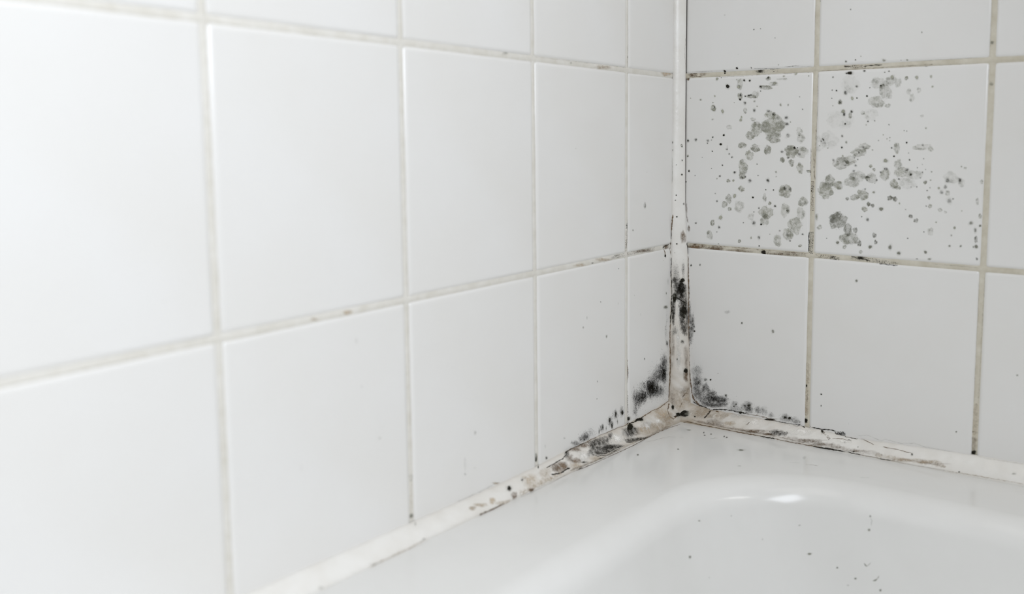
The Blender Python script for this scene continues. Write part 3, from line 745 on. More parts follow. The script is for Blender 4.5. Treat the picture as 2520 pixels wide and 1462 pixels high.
('L','o',0.3,3.6,-6.9,-1995.2,1643,-8.5,-1561.6,1644.3,-10.5,-1159.9,1649.6,-8.7,-834.7,1647)],
'Lh4': [
('G','k',1,-6,-1046,131,-7,-862,134,13.1,110),
('G','n',1,-6,-819,136,-6,-387,135,13.6,220),
('G','k',1,-6,-671,130,-6,-428,136,12.3,60),
('B','n',0.35,-6.4,-578.2,134,0,149.7,-16.4,0,-0.1,15.8),
('B','n',0.5,-6.4,-194.3,129.3,0,52.8,-5.6,0,-0.3,22.4),
('L','k',0.8,5.9,-6.1,-252.6,120.6,-6.6,-230.2,133.1,-8.2,-140.2,146),
('B','k',0.5,-6.4,-1312.9,119.3,0,13.5,-1.6,0,0,3.9),
('B','t',0.5,-6.8,-1477.1,123.1,0,65.1,-8,0,0.1,12.9),
('B','t',0.4,-5.3,-1165.9,128.3,0,94.1,-11.1,0,0,14.7),
('B','t',0.55,-5.3,-3637.6,126.7,0,26.6,-4.5,0,0.5,12.9),
('B','t',0.45,-6.2,-3855,127.6,0,17.3,-3.1,0,0.4,8.7)],
'Lv20': [
('D','k',0.4,-7.8,-817.4,1735.2,0,9.5,0.7,-0,-0,10.2),
('L','n',0.45,4.2,-10.7,-806.3,1981.2,-7.8,-817.4,1735.2,-8.1,-824.3,1652.8)],
'Lv30': [
('G','k',1,-8,-826,393,-8,-829,345,10.9,60),
('G','n',1,-8,-829,338,-6,-838,159,11.3,70),
('L','n',0.6,3.4,-8.7,-812.4,419.7,-8.6,-815.8,281.5,-8.8,-840.3,152.1)],
'Lv41': [
('D','o',0.6,-8.3,-2017.5,-1210.1,0,13.7,-4.3,0,0.3,22.4),
('D','k',0.6,-8.6,-2019.7,-1231.9,0,11.4,-3.7,0,0.2,16.4)],
'Lv42': [
('D','o',0.7,-7.8,-3214.2,-1202.9,0,14.8,-5.6,0,0.4,13.1),
('B','o',0.2,-8.1,-3210,-960.2,0,16.6,-5.6,0,0.9,28.8),
('L','t',0.3,9.8,-8.1,-3209.1,-988.2,-7.8,-3215.7,-1190.6)],
'R20': [
('D','k',1,447.9,6.4,1650.6,10.9,0,-0.5,-0.1,0,9.8),
('D','k',0.9,563,-0.6,1669.9,9.4,0,-0.5,-0.1,0,8.4),
('D','k',0.7,693.7,0.1,1667,5.2,0,-0.3,-0.1,0,4.8),
('D','k',0.55,711.9,-0.8,1980.5,6,0,-0.5,-0.1,0,5.5),
('D','k',0.5,771.9,-0.8,1982.7,4.5,0,-0.3,-0.1,0,4.1),
('D','k',0.45,901.3,-1,1898.6,5.1,0,-0.4,-0.1,0,4.7),
('D','k',0.4,572.9,-1.1,1786.2,3.9,0,-0.2,-0.1,0,3.5),
('D','o',0.15,442.6,-0.4,2121.3,9.4,0,-0.8,-0.1,0,7),
('D','o',0.5,935.3,-1.5,1679.2,4.4,0,-0.2,-0.1,0,4.1),
('L','n',0.4,2.2,73.8,2,1660.1,296.2,2.4,1658.1,534.4,2.5,1657.2),
('L','k',0.6,2.8,718.8,2.1,1658.4,837.9,4,1654,954.5,6.4,1650.3),
('L','k',0.6,2.7,985.2,1.7,1660,1042.9,1.4,1661,1086,0.5,1664.7,1114.1,1.3,1661.3),
('L','n',0.4,2,1113.6,3,1655.5,1224.4,6.7,1654.7)],
'R21': [
('D','k',0.6,1495.3,0.6,1676.4,6.2,0,-0.3,-0.2,0,6),
('D','k',0.6,1569.5,0.6,1684.2,4.9,0,-0.3,-0.1,0,4.8),
('D','g',0.8,1609.9,0.6,1709.2,3.6,0,-0.2,-0.1,0,3.6),
('D','g',0.8,1786.2,1.7,1668.6,11.7,0,-0.7,-0.3,0,9.4),
('D','k',0.6,1912.8,3.5,1661.7,3.4,0,-0.2,-0.1,0,3.5),
('D','g',0.7,1958.2,3.6,1661.5,6.8,0,-0.4,-0.2,0,4.6),
('D','k',0.6,1272.4,9.9,2158.6,4.1,0,-0.4,-0.1,0,5.2),
('D','o',0.5,1520.3,0.2,2072.1,5.2,0,-0.5,-0.1,0,5.1),
('D','o',0.6,1490.7,0.6,1674.7,5.3,0,-0.3,-0.1,0,5.2),
('D','k',0.5,1568.1,0.6,1682.7,3.9,0,-0.2,-0.1,0,3.9),
('D','o',0.6,2056.4,0.6,1857.5,4.8,0,-0.4,-0.2,0,4.9),
('L','o',0.35,2.9,2008,8.6,1650.6,2165.8,9,1650,2338.1,8.9,1650.3,2450,8,1651.7)],
'R30': [
('D','g',0.9,376.1,1,1590,11,0,-0.5,-0.2,0,11),
('D','k',0.6,416.2,3.1,1598.1,5.5,0,-0.2,-0.1,0,4.9),
('D','n',1,92.2,3.9,1599.9,13,0,-0.6,-0.1,0,12.6),
('D','g',0.8,563.2,-0.5,1574.5,5.4,0,-0.2,-0.1,0,4.8),
('D','k',0.8,631.2,-0.5,1566.8,9.3,0,-0.4,-0.1,0,8.4),
('D','k',0.8,682.7,-0.4,1562.3,9.2,0,-0.4,-0.2,0,8.4),
('D','k',0.9,846.8,-0.2,1579,8.9,0,-0.4,-0.2,0,8.3),
('D','g',1,906.3,-0.2,1531.7,11.4,0,-0.5,-0.2,0,10.6),
('D','g',1,1083.9,3.9,1598.9,8.6,0,-0.4,-0.2,0,8.1),
('D','g',0.8,1195.3,0.1,1577.5,4.8,0,-0.2,-0.1,0,4.6),
('D','g',0.8,982.9,0.3,1584.7,8.7,0,-0.4,-0.1,0,5.8),
('D','k',0.9,479.2,-0.6,1520.9,14.9,0,-0.6,-0.2,0,15.9),
('D','g',1,358.2,-0.6,1442.9,6.9,0,-0.2,-0.1,0,6.2),
('D','g',1,122.5,-0.9,1432.7,4.3,0,-0.1,-0,0,3.8),
('D','g',0.8,221.2,-0.8,1416,8.5,0,-0.2,-0.1,0,7.5),
('D','g',0.9,340.9,-0.6,1387.8,5.6,0,-0.2,-0.1,0,5),
('D','k',0.7,356.7,-0.6,1350.3,6.9,0,-0.2,-0.1,0,7.4),
('D','g',0.9,352.9,-0.6,1325.6,11.1,0,-0.2,-0.1,0,9.9),
('D','g',0.9,433.2,-0.5,1311.5,11,0,-0.2,-0.2,0,13.5),
('D','g',0.9,581.6,-0.5,1512.1,12,0,-0.5,-0.2,0,10.9),
('D','k',0.7,598.8,-0.4,1443.8,10.7,0,-0.3,-0.2,0,9.7),
('D','k',0.9,596.7,-0.4,1408.8,8,0,-0.2,-0.1,0,7.3),
('D','k',0.6,641.1,-0.3,1377.3,11.9,0,-0.3,-0.2,0,10.9),
('D','k',0.8,678.3,-0.3,1438.9,10.5,0,-0.3,-0.2,0,8.4),
('D','k',0.7,695.4,-0.3,1443.1,6.6,0,-0.2,-0.1,0,6),
('D','k',0.6,642.8,-0.4,1434,6.6,0,-0.2,-0.1,0,6),
('D','g',0.8,729.1,-0.2,1389.3,7.8,0,-0.2,-0.1,0,7.2),
('D','g',0.7,753.3,-0.2,1346.7,5.2,0,-0.1,-0.1,0,4.8),
('D','k',0.7,778.8,-0.3,1507.1,11.6,0,-0.4,-0.2,0,10.7),
('D','k',0.6,782.1,-0.2,1471.3,5.2,0,-0.2,-0.1,0,4.8),
('D','k',0.6,729.1,-0.2,1313.7,11.8,0,-0.3,-0.2,0,13.2),
('D','g',0.8,960.5,0,1353.4,7.5,0,-0.2,-0.2,0,9.4),
('D','g',0.8,1026.8,0.1,1351.7,6.2,0,-0.2,-0.2,0,7),
('D','k',0.8,1122.8,0.1,1414.2,4.9,0,-0.2,-0.1,0,4.6),
('D','k',0.8,1149.6,0.2,1312.7,4.9,0,-0.1,-0.1,0,4.6),
('D','g',0.9,606.3,-0.3,1235,9.4,0,-0.1,-0.2,0,10.9),
('D','g',0.9,612.5,-0.3,1259.2,6.7,0,-0.1,-0.1,0,7.3),
('D','g',0.8,340,-0.5,1245.2,8.4,0,-0.1,-0.1,0,6.2),
('D','g',0.7,543.5,-0.4,1382.3,4,0,-0.1,-0.1,0,3.7),
('D','k',0.6,1012.9,0.1,1247.6,13.7,0,-0.2,-0.3,0,12.9),
('D','k',0.5,1020.3,0.2,1195.8,13.7,0,-0.2,-0.3,0,12.9),
('D','g',0.8,1048.5,0.2,1213,5,0,-0.1,-0.1,0,4.7),
('D','k',0.55,1028.6,0.2,1101.4,15,0,-0.1,-0.3,0,14.1),
('D','k',0.5,854.9,-0.1,1305,15.4,0,-0.3,-0.2,0,9.5),
('D','k',0.5,898.8,-0,1278,10.2,0,-0.2,-0.2,0,9.5),
('D','k',0.5,937.5,0,1247.7,10.1,0,-0.2,-0.2,0,9.5),
('D','k',0.6,98.9,-0.6,1061.2,10.2,0,-0,-0.1,0,10.2),
('D','k',0.7,176.8,-0.6,1068.7,11.5,0,-0,-0.1,0,11.4),
('D','k',0.7,296.2,-0.5,1062.2,9.8,0,-0,-0.1,0,8.8),
('D','k',0.7,292.3,-0.5,1039.7,5.6,0,0,-0.1,0,5),
('D','k',0.8,343.5,-0.4,1090.9,7,0,-0,-0.1,0,6.2),
('D','k',0.6,331.2,-0.4,1067.2,5.6,0,-0,-0.1,0,5),
('D','k',0.9,448.5,-0.3,1107.8,8.2,0,-0,-0.1,0,7.4),
('D','k',0.9,420.7,-0.3,1029.8,11,0,0,-0.1,0,8.7),
('D','k',0.9,340.9,-0.4,969.7,5.6,0,0,-0.1,0,5),
('D','k',0.8,479.1,-0.2,987.8,8.2,0,0,-0.1,0,7.4),
('D','k',0.8,502.9,-0.2,947.2,6.8,0,0.1,-0.1,0,6.2),
('D','k',0.8,529.2,-0.1,920.2,8.2,0,0.1,-0.1,0,7.4),
('D','g',1,97.1,-0.1,928.6,7.3,0,0.1,-0.1,0,6.4),
('D','k',0.9,242.8,-0.4,916,2.8,0,0,-0,0,2.5),
('D','k',0.8,439.9,-0.2,849.6,6.9,0,0.1,-0.1,0,6.2),
('D','g',0.9,334.5,-0.3,820.3,4.2,0,0.1,-0.1,0,3.8),
('D','k',0.7,113.3,-0.5,794.6,7.3,0,0.1,-0.1,0,7.7),
('D','k',0.8,173.1,-0.4,754.9,4.3,0,0.1,-0,0,3.8),
('D','g',0.8,388.8,-0.2,733.5,5.6,0,0.1,-0.1,0,5),
('D','k',0.8,416.3,-0.2,754.2,8.3,0,0.2,-0.1,0,7.5),
('D','g',0.9,544.6,-0,720,8.2,0,0.2,-0.1,0,7.4),
('B','g',0.8,498.2,-0,716.3,19.2,0,0.5,-0.3,0,17.4),
('D','k',0.7,557.1,-0,789.7,10.8,0,0.2,-0.2,0,9.9),
('D','k',0.8,762.3,0.1,864.4,5.2,0,0.1,-0.1,0,4.9),
('D','k',0.8,773.3,0.2,768.6,5.2,0,0.1,-0.1,0,4.9),
('D','k',0.6,861.2,0.3,729.6,12.9,0,0.3,-0.3,0,13.3),
('D','g',0.7,932.8,0.3,802.3,7.6,0,0.2,-0.2,0,7.2),
('D','g',0.6,934.9,0.4,763.9,5.1,0,0.1,-0.1,0,4.8),
('D','k',0.55,697.7,0.1,722.8,13.3,0,0.4,-0.3,0,14.7),
('D','k',0.7,657.2,0.1,756.2,8,0,0.2,-0.1,0,7.4),
('D','k',0.6,625.1,0.1,751.7,10.7,0,0.3,-0.2,0,9.8),
('D','k',0.6,844.6,0.3,651.6,5.2,0,0.2,-0.1,0,4.8),
('D','k',0.8,912.9,0.4,651.4,5.1,0,0.2,-0.1,0,4.8),
('D','k',0.9,1088,0.4,1002.5,8.7,0,0,-0.2,0,8.2),
('D','k',0.9,1114,0.4,1002.6,4.9,0,0,-0.1,0,4.7),
('B','g',1,986.5,0.3,902.3,22.7,0,0.3,-0.5,0,21.4),
('D','k',0.6,986.5,0.3,902.3,10.1,0,0.1,-0.2,0,9.5),
('D','k',0.5,981.3,0.3,970,12.6,0,0.1,-0.2,0,9.5),
('D','k',0.8,1035.1,0.4,919.5,7.5,0,0.1,-0.2,0,7.1),
('D','k',0.8,1128.7,0.4,949.8,11.1,0,0.1,-0.2,0,9.4),
('D','k',0.7,1201.7,0.6,815.9,6.1,0,0.1,-0.1,0,5.9),
('B','g',0.8,1218.6,4.5,810.3,17,0,0.3,-0.3,0,14),
('D','k',0.9,728,0.3,582.8,7.9,0,0.3,-0.1,0,7.4),
('B','g',1,881.8,0.4,537.7,16.8,0,0.7,-0.3,0,15.8),
('D','k',0.8,929.8,0.5,518,9,0,0.4,-0.2,0,8.5),
('D','k',0.7,785,0.4,494.5,7.9,0,0.4,-0.1,0,7.3),
('D','k',0.8,740.8,0.4,459.3,5.3,0,0.3,-0.1,0,4.9),
('D','k',0.6,391.5,-0,537.3,8.4,0,0.3,-0.1,0,8.8),
('D','k',0.6,375.3,-0.1,602.3,5.6,0,0.2,-0.1,0,5),
('B','g',0.9,514.3,0.1,474.7,19.2,0,0.9,-0.3,0,17.5),
('D','g',0.9,558.9,0.1,588.9,12.2,0,0.5,-0.2,0,14.9),
('D','k',0.9,808.6,0.5,357.2,7.9,0,0.4,-0.1,0,7.4),
('D','k',0.55,741.2,0.4,365.8,15.9,0,0.9,-0.3,0,14.8),
('D','k',0.6,645.1,0.3,362.9,5.4,0,0.3,-0.1,0,5),
('D','g',0.9,428.4,0.1,395.1,13.9,0,0.7,-0.2,0,15.1),
('D','k',0.6,415.7,0.1,309.6,11.2,0,0.7,-0.2,0,11.4),
('D','k',0.6,393.9,0.1,267.7,5.6,0,0.3,-0.1,0,5.1),
('D','k',0.7,186.5,-0.1,334.8,8.7,0,0.5,-0.1,0,7.7),
('B','g',0.85,350.6,0,346.5,22.5,0,1.3,-0.4,0,28),
('D','k',0.55,789.7,0.5,244.2,11.8,0,0.8,-0.3,0,13.5),
('D','k',0.9,793.7,0.6,172.9,5.3,0,0.4,-0.1,0,4.9),
('B','g',0.9,610,0.4,201.1,17.6,0,1.2,-0.3,0,16.2),
('D','g',0.7,718.3,0.5,237,6.7,0,0.4,-0.2,0,8.7),
('D','k',0.5,1044.2,0.8,282.7,11.3,0,0.7,-0.4,0,16.9),
('D','k',0.7,1067.9,0.8,234.8,6.3,0,0.4,-0.1,0,6),
('D','k',0.5,973.7,0.7,313.3,7.6,0,0.5,-0.2,0,7.3),
('D','k',0.8,1174.9,0.9,297,7.4,0,0.5,-0.2,0,7.1),
('B','g',0.8,1154.9,0.9,201.3,17.3,0,1.2,-0.3,0,12),
('D','k',0.8,411,2.4,164.3,5.6,0,0.4,-0.1,0,5.1),
('D','g',0.8,888.3,0.6,278.8,3.9,0,0.2,-0.1,0,3.7),
('B','g',0.75,900.6,0.1,1188.9,103.6,0,-1.2,-1.9,0,90.3),
('B','g',0.7,753,-0.1,1154.5,58.5,0,-0.5,-1.1,0,60.2),
('B','g',0.7,902.7,0.1,1087.7,69.8,0,-0.2,-1,0,50),
('B','g',0.7,692.3,-0.1,1100.6,42.1,0,-0.2,-0.7,0,38.8),
('B','g',0.7,873.4,-0,1272.5,45.9,0,-0.9,-0.7,0,35.7),
('B','g',0.8,742.8,0,997.6,44.4,0,0.2,-0.7,0,36.3),
('B','g',0.9,853.5,0.1,983.6,33.4,0,0.2,-0.9,0,43.2),
('B','g',0.55,691.2,0,936.5,39.6,0,0.4,-0.8,0,46.3),
('B','g',0.7,623.2,-0.1,1021.5,42.6,0,0.1,-0.5,0,26.9),
('B','g',0.7,633,0,837.9,45.3,0,0.8,-1.2,0,71.1),
('B','g',0.8,627.6,0,761.6,33.4,0,0.8,-0.5,0,30.7),
('B','g',0.85,1062.7,0.3,969.4,59.4,0,0.4,-1.3,0,56.6),
('B','g',0.4,1149.3,0.4,964.1,61,0,0.4,-1.2,0,49.2),
('B','g',0.7,1140,0.5,834.7,29.5,0,0.5,-1.1,0,47),
('B','g',0.65,1064.7,0.4,878.4,24.9,0,0.4,-0.7,0,30.7),
('B','g',0.8,1019.8,0.5,644.2,60.1,0,2,-1.2,0,54.9),
('D','k',0.6,1013.1,0.5,665.5,15.1,0,0.5,-0.3,0,14.3),
('D','k',0.7,1058.4,0.5,661,11.2,0,0.4,-0.2,0,10.7),
('B','g',0.6,1171,0.7,564.1,41.6,0,1.7,-1,0,42.5),
('B','g',0.75,857.4,0.5,460.1,64.5,0,3.1,-1.1,0,53.5),
('B','g',0.45,839.3,0.5,392,38.9,0,2.1,-1,0,48.8),
('B','g',0.4,1017,0.6,485.8,42.8,0,2,-1.3,0,60),
('B','g',0.6,1113.8,0.8,365,61.9,0,3.6,-1.7,0,71.6),
('B','g',0.35,1154.8,0.8,468.5,36.9,0,1.8,-1.4,0,59.3),
('B','g',0.6,1046.5,0.8,288.9,50.2,0,3.2,-1.1,0,50.5),
('B','g',0.45,958.9,0.7,228.6,35.7,0,2.4,-1.3,0,60.7),
('B','g',0.6,502,0.1,561.8,32.8,0,1.3,-0.7,0,42.4),
('B','g',0.6,464.2,0,510.1,30.3,0,1.3,-0.5,0,30.1),
('B','g',0.3,598.3,0.2,503.4,48.5,0,2.1,-0.8,0,49.6),
('B','g',0.8,620.1,0.1,652.9,32.2,0,1,-0.4,0,24.7),
('B','g',0.4,835.5,0.4,586.9,18.2,0,0.7,-0.8,0,41.3),
('B','g',0.6,830.5,-0.2,1499.2,58.8,0,-2.2,-0.4,0,21.3),
('B','g',0.4,893.7,-0.2,1526.3,50.6,0,-2,-0.3,0,16.5),
('B','g',0.6,848.3,-0.2,1569.5,25.5,0,-1.1,-0.3,0,16.5),
('B','g',0.35,968.6,-0.1,1562,52.4,0,-2.3,-0.2,0,9.4),
('B','g',0.7,596.3,-0.4,1435.4,24,0,-0.8,-0.7,0,38.7),
('B','g',0.6,702.2,-0.3,1429.7,52.3,0,-1.6,-0.3,0,16.8),
('B','g',0.3,734.6,-0.3,1443,33.8,0,-1.1,-0.7,0,38.3),
('B','g',0.75,345.7,-0.6,1341.9,30.5,0,-0.7,-0.4,0,27.2),
('B','g',0.4,644.9,-0.3,1313.1,18.5,0,-0.4,-0.5,0,29),
('B','g',0.4,718.7,-0.2,1239.3,26.2,0,-0.4,-0.3,0,16.9),
('B','g',0.3,499.4,-0.3,1175.2,27.2,0,-0.3,-0.3,0,22.1),
('B','g',0.45,325.2,0.1,236.6,33.9,0,2.2,-0.5,0,40.9),
('B','g',0.2,713.8,0.4,416.1,33.1,0,1.7,-0.6,0,30.8),
('B','g',0.35,1126.9,0.3,1133.7,31.8,0,-0.2,-0.9,0,37.4),
('B','g',0.3,1140.5,0.4,1078.7,36.7,0,-0.1,-0.8,0,35.1),
('B','g',0.4,594.6,-0.5,1538.2,31.9,0,-1.3,-0.8,0,48.3),
('L','k',0.8,5.9,1226.5,9.4,317.3,1224.9,8.4,246,1225.5,13.1,150.2),
('L','n',0.5,4.7,1224.8,7.9,999.4,1225.1,8.2,882.8,1224.5,7.8,765.8),
('L','k',0.7,5,481.3,-0.3,1021.2,483,-0.2,996.5),
('D','k',0.6,82.9,3.5,698.7,4.4,0,0.1,-0,0,3.9),
('L','n',0.5,10.3,90.3,1.8,506.8,91.5,1.6,403.3,107.9,-0.2,333),
('D','n',0.6,115.7,-0.2,281.6,14.6,0,0.9,-0.3,0,25.9),
('D','k',0.8,101.6,-0.7,1062.1,9.1,0,-0,-0.1,0,9.1),
('D','k',0.8,99.1,-0.6,925.6,7.8,0,0.1,-0.1,0,8),
('D','k',0.8,110.8,-0.5,794.5,7.8,0,0.2,-0.1,0,8),
('D','k',0.7,80.2,5,696.2,6.5,0,0.2,-0.1,0,5.7),
('L','k',0.8,5.9,82.4,3.1,1584.8,90.7,5.8,1602.8,111,-4,1615.9),
('L','n',0.55,2.9,225.2,14.3,1613.3,341.2,10.1,1610.1,423.3,6.2,1604,596.8,3.9,1600.4,762.8,7.1,1604.9,984.1,7.3,1604.9,1217.8,9.1,1604.1),
('L','n',0.5,3,71.8,9.9,1589.2,67.3,16.3,1516.6)],
'R31': [
('L','n',0.5,3.5,1268.4,11.5,1597.7,1276.4,4.2,1391.3,1269.8,8.6,1207.7),
('D','k',0.8,1394.9,-1.1,1558.2,6.3,0,-0.3,-0.2,0,6.1),
('D','k',0.9,1528.8,-0.3,1585.9,19.6,0,-0.9,-0.3,0,10.8),
('D','k',0.6,1502.1,-0.9,1583.5,9.8,0,-0.5,-0.2,0,6),
('D','k',0.7,1640.3,2.4,1596.2,9.6,0,-0.5,-0.3,0,8.3),
('D','k',0.7,1827.9,-0.3,1584.6,5.8,0,-0.3,-0.2,0,5.8),
('D','k',0.6,1795.6,-0.7,1578,4.7,0,-0.2,-0.2,0,4.7),
('D','g',1,1852.6,-0.6,1539.2,10.4,0,-0.5,-0.4,0,12.8),
('D','k',0.6,1584.5,-0.8,1479.3,9.7,0,-0.4,-0.2,0,8.4),
('D','k',0.8,1425.3,-1,1452.6,6.2,0,-0.2,-0.2,0,6.1),
('D','k',0.6,1391.4,-1,1457.5,5,0,-0.2,-0.1,0,4.9),
('D','k',0.65,1499,-0.9,1434.4,12.3,0,-0.4,-0.4,0,14.5),
('B','g',0.8,1455.2,-0.9,1363.1,18.6,0,-0.5,-0.6,0,20.7),
('D','k',0.5,1455.2,-0.9,1360.6,10,0,-0.3,-0.3,0,9.7),
('D','g',0.9,1551.8,-0.8,1389.3,9.8,0,-0.3,-0.3,0,10.8),
('D','k',1,1589.6,-0.8,1389.4,4.9,0,-0.1,-0.1,0,4.8),
('D','k',0.9,1666.4,-0.7,1402.5,6,0,-0.2,-0.2,0,6),
('D','k',0.9,1769.6,-0.6,1478.2,5.9,0,-0.2,-0.2,0,5.9),
('D','k',0.5,1687.1,-0.7,1466,4.8,0,-0.2,-0.1,0,4.7),
('D','k',0.7,1389.3,-1,1394.2,3.8,0,-0.1,-0.1,0,3.7),
('D','g',0.8,1399.7,-0.9,1335.3,3.8,0,-0.1,-0.1,0,3.7),
('D','k',0.7,1491.3,-0.8,1266.3,9.9,0,-0.2,-0.3,0,12.1),
('D','g',0.9,1483.3,-0.8,1289.6,12.4,0,-0.3,-0.3,0,12.1),
('D','k',0.8,1549.9,-0.7,1285.7,9.8,0,-0.2,-0.3,0,9.7),
('B','g',0.6,1541,-0.7,1254.5,14.7,0,-0.3,-0.8,0,26.6),
('D','k',0.7,1503.3,-0.7,1192.1,4.9,0,-0.1,-0.1,0,4.9),
('D','k',0.8,1680.6,-0.5,1208.9,6,0,-0.1,-0.2,0,6),
('D','k',0.7,1731.8,-0.5,1211.8,4.8,0,-0.1,-0.1,0,4.8),
('D','g',0.8,1668.3,-0.5,1181.6,4.8,0,-0.1,-0.1,0,4.8),
('D','k',0.8,1841.1,-0.3,1180.7,4.7,0,-0.1,-0.2,0,4.7),
('D','k',0.7,1974,-0.1,1131.3,3.4,0,-0,-0.1,0,3.5),
('D','k',0.7,1954.5,-0.1,1134.9,3.4,0,-0,-0.1,0,3.5),
('B','g',0.8,1957.2,-0.5,1526.4,14.7,0,-0.6,-0.6,0,16.2),
('D','g',0.9,2032.5,-0.4,1528.9,10.1,0,-0.4,-0.4,0,10.3),
('D','g',0.9,2134.3,-0.3,1531.2,6.6,0,-0.3,-0.3,0,8),
('D','g',0.9,2146.9,-0.2,1456.8,5.5,0,-0.2,-0.2,0,5.7),
('D','g',0.8,2111.6,0,1152.1,5.5,0,-0.1,-0.2,0,5.8),
('D','k',0.5,1481.2,-0.6,1096,7.5,0,-0,-0.3,0,9.8),
('D','g',0.8,1514.8,-0.6,1047.1,7.4,0,-0,-0.2,0,7.3),
('D','k',0.8,1481.2,-0.6,1006.7,7.5,0,0,-0.2,0,7.3),
('D','k',0.7,1299.9,-0.8,1019.8,3.9,0,0,-0.1,0,3.7),
('D','g',0.9,1368.1,-0.7,1001.4,3.8,0,0,-0.1,0,3.7),
('D','k',0.6,1765,-0.3,1060.2,4.7,0,-0,-0.2,0,4.8),
('D','g',0.9,1800.2,-0.3,1104.1,3.5,0,-0,-0.1,0,3.6),
('D','g',0.9,1829.4,-0.2,1073.2,3.5,-0,-0,-0.1,0,3.6),
('D','g',0.9,1850.1,-0.2,1082.6,3.5,0,-0,-0.1,0,3.5),
('D','k',0.6,1849.7,-0.2,1058.9,3.5,0,-0,-0.1,0,3.5),
('D','k',0.9,1975.9,-0,1044.8,5.7,0,0,-0.2,0,5.9),
('D','k',0.8,1866.6,-0.1,1004.5,5.8,0,0,-0.2,0,5.9),
('D','k',0.9,1886.1,-0.1,940.7,5.8,0,0.1,-0.2,0,5.9),
('D','k',0.6,1993.3,0,966.4,4.6,0,0,-0.2,0,4.7),
('D','k',0.8,1617.8,-0.4,968.5,7.3,0,0.1,-0.2,0,7.3),
('D','k',0.5,1645.6,-0.4,1013.3,8.5,0,0,-0.2,0,7.2),
('D','k',0.6,1609.6,-0.4,913.8,6.1,0,0.1,-0.2,0,6.1),
('D','k',0.6,1593.9,-0.3,866.2,8.6,0,0.1,-0.2,0,7.3),
('D','k',0.8,1580.4,-0.3,824.5,8.6,0,0.2,-0.2,0,7.3),
('D','k',0.6,1512.5,-0.4,867.3,6.2,0,0.1,-0.2,0,6.1),
('D','g',0.9,1490.5,-0.5,940.6,6.2,0,0.1,-0.2,0,6.1),
('D','k',0.5,1416.2,-0.6,905.4,8.8,0,0.1,-0.2,0,8.6),
('D','k',0.5,1583.6,-0.4,925.7,4.9,0,0.1,-0.1,0,4.9),
('D','g',0.9,1722.1,-0.3,988.4,4.8,0,0,-0.1,0,4.8),
('B','g',1,1711.5,-0.2,864.4,14.4,0,0.2,-0.4,0,14.5),
('B','g',0.9,1738.7,-0.1,837.2,13.1,0,0.2,-0.4,0,13.2),
('D','g',1,1824.2,-0.1,906.8,12.9,0,0.2,-0.4,0,11.9),
('D','k',0.55,1827.4,-0.1,843.6,14.1,0,0.3,-0.4,0,11.9),
('D','k',0.7,1790.5,-0.1,816.6,7.1,0,0.1,-0.2,0,7.2),
('D','k',0.8,2000.8,0.1,914.9,5.7,0,0.1,-0.2,0,5.9),
('D','k',0.7,2103,0.2,925.4,4.5,0,0.1,-0.2,0,4.6),
('D','k',0.55,2093.8,0.1,1026.3,6.7,0,0,-0.3,0,8.1),
('D','k',0.5,1985.1,0.1,840.6,13.7,0,0.3,-0.4,0,10.6),
('D','k',0.9,2014.8,0.2,804.8,8,0,0.2,-0.3,0,8.2),
('B','g',1,2120.5,0.4,747.7,14.5,0,0.4,-0.5,0,15.1),
('D','k',0.6,2095.6,0.2,882.3,3.4,0,0.1,-0.1,0,3.5),
('D','k',0.6,2120.4,0.3,844.3,3.3,0,0.1,-0.1,0,3.5),
('D','k',0.7,2098.8,0.3,824.1,4.5,0,0.1,-0.2,0,4.7),
('D','g',0.8,2163.2,0.3,827.8,4.4,0,0.1,-0.2,0,4.6),
('D','g',0.9,2158.8,0.4,766.2,4.4,0,0.1,-0.2,-0,4.6),
('D','k',0.6,2084.6,0.3,780.6,4.5,0,0.1,-0.2,0,4.7),
('D','k',0.6,2137.2,0.4,687.5,4.5,0,0.1,-0.2,0,4.7),
('D','k',0.6,2062.2,0.3,713.2,4.5,0,0.1,-0.2,0,4.7),
('D','k',0.6,2020.3,0.3,710.8,4.5,0,0.1,-0.2,0,4.7),
('D','k',0.6,2156.4,0.4,709.1,4.4,0,0.1,-0.2,0,4.6),
('D','k',0.6,2060.5,0.2,857.2,3.4,0,0.1,-0.1,0,3.5),
('D','g',0.9,2041.6,0.1,1013.3,3.4,0,0,-0.1,0,3.5),
('D','k',0.6,2277.2,0.5,767,14.1,0,0.4,-0.6,0,14.9),
('D','k',0.65,2363.1,0.6,770.3,11.7,0,0.3,-0.5,0,13.7),
('D','k',0.55,2264.9,0.5,718.3,9.8,0,0.3,-0.5,0,12.7),
('D','k',0.5,2239.1,0.5,679.4,10.9,0,0.4,-0.5,0,12.7),
('D','g',0.9,2218.3,0.5,707.6,6.6,0,0.2,-0.3,0,6.9),
('D','k',0.5,2295.8,0.7,618,14.1,0,0.6,-0.6,0,16.1),
('D','k',0.6,2322.3,0.7,632.9,5.4,0,0.2,-0.2,0,5.7),
('B','g',0.7,2152.4,0.5,635.6,12.2,0,0.5,-0.6,0,15.1),
('B','g',0.6,2162.5,0.5,571.8,15.5,0,0.7,-0.6,0,16.3),
('D','k',0.6,2133.6,0.5,570.5,4.5,-0,0.2,-0.2,0,4.7),
('B','g',0.4,2233.1,0.6,545.9,17.5,0,0.8,-0.6,0,16.2),
('B','g',0.4,2271.9,0.7,531.5,10.9,0,0.5,-0.4,0,11.6),
('D','k',0.8,1684.1,-0.2,778.1,4.8,0,0.1,-0.1,0,4.8),
('D','k',0.8,1687.3,-0.1,751.5,4.8,0,0.1,-0.1,0,4.8),
('D','k',0.7,1761.5,-0.1,755.8,6,0,0.2,-0.2,0,6),
('D','k',0.6,1746.8,-0.1,731.3,3.6,0,0.1,-0.1,0,3.6),
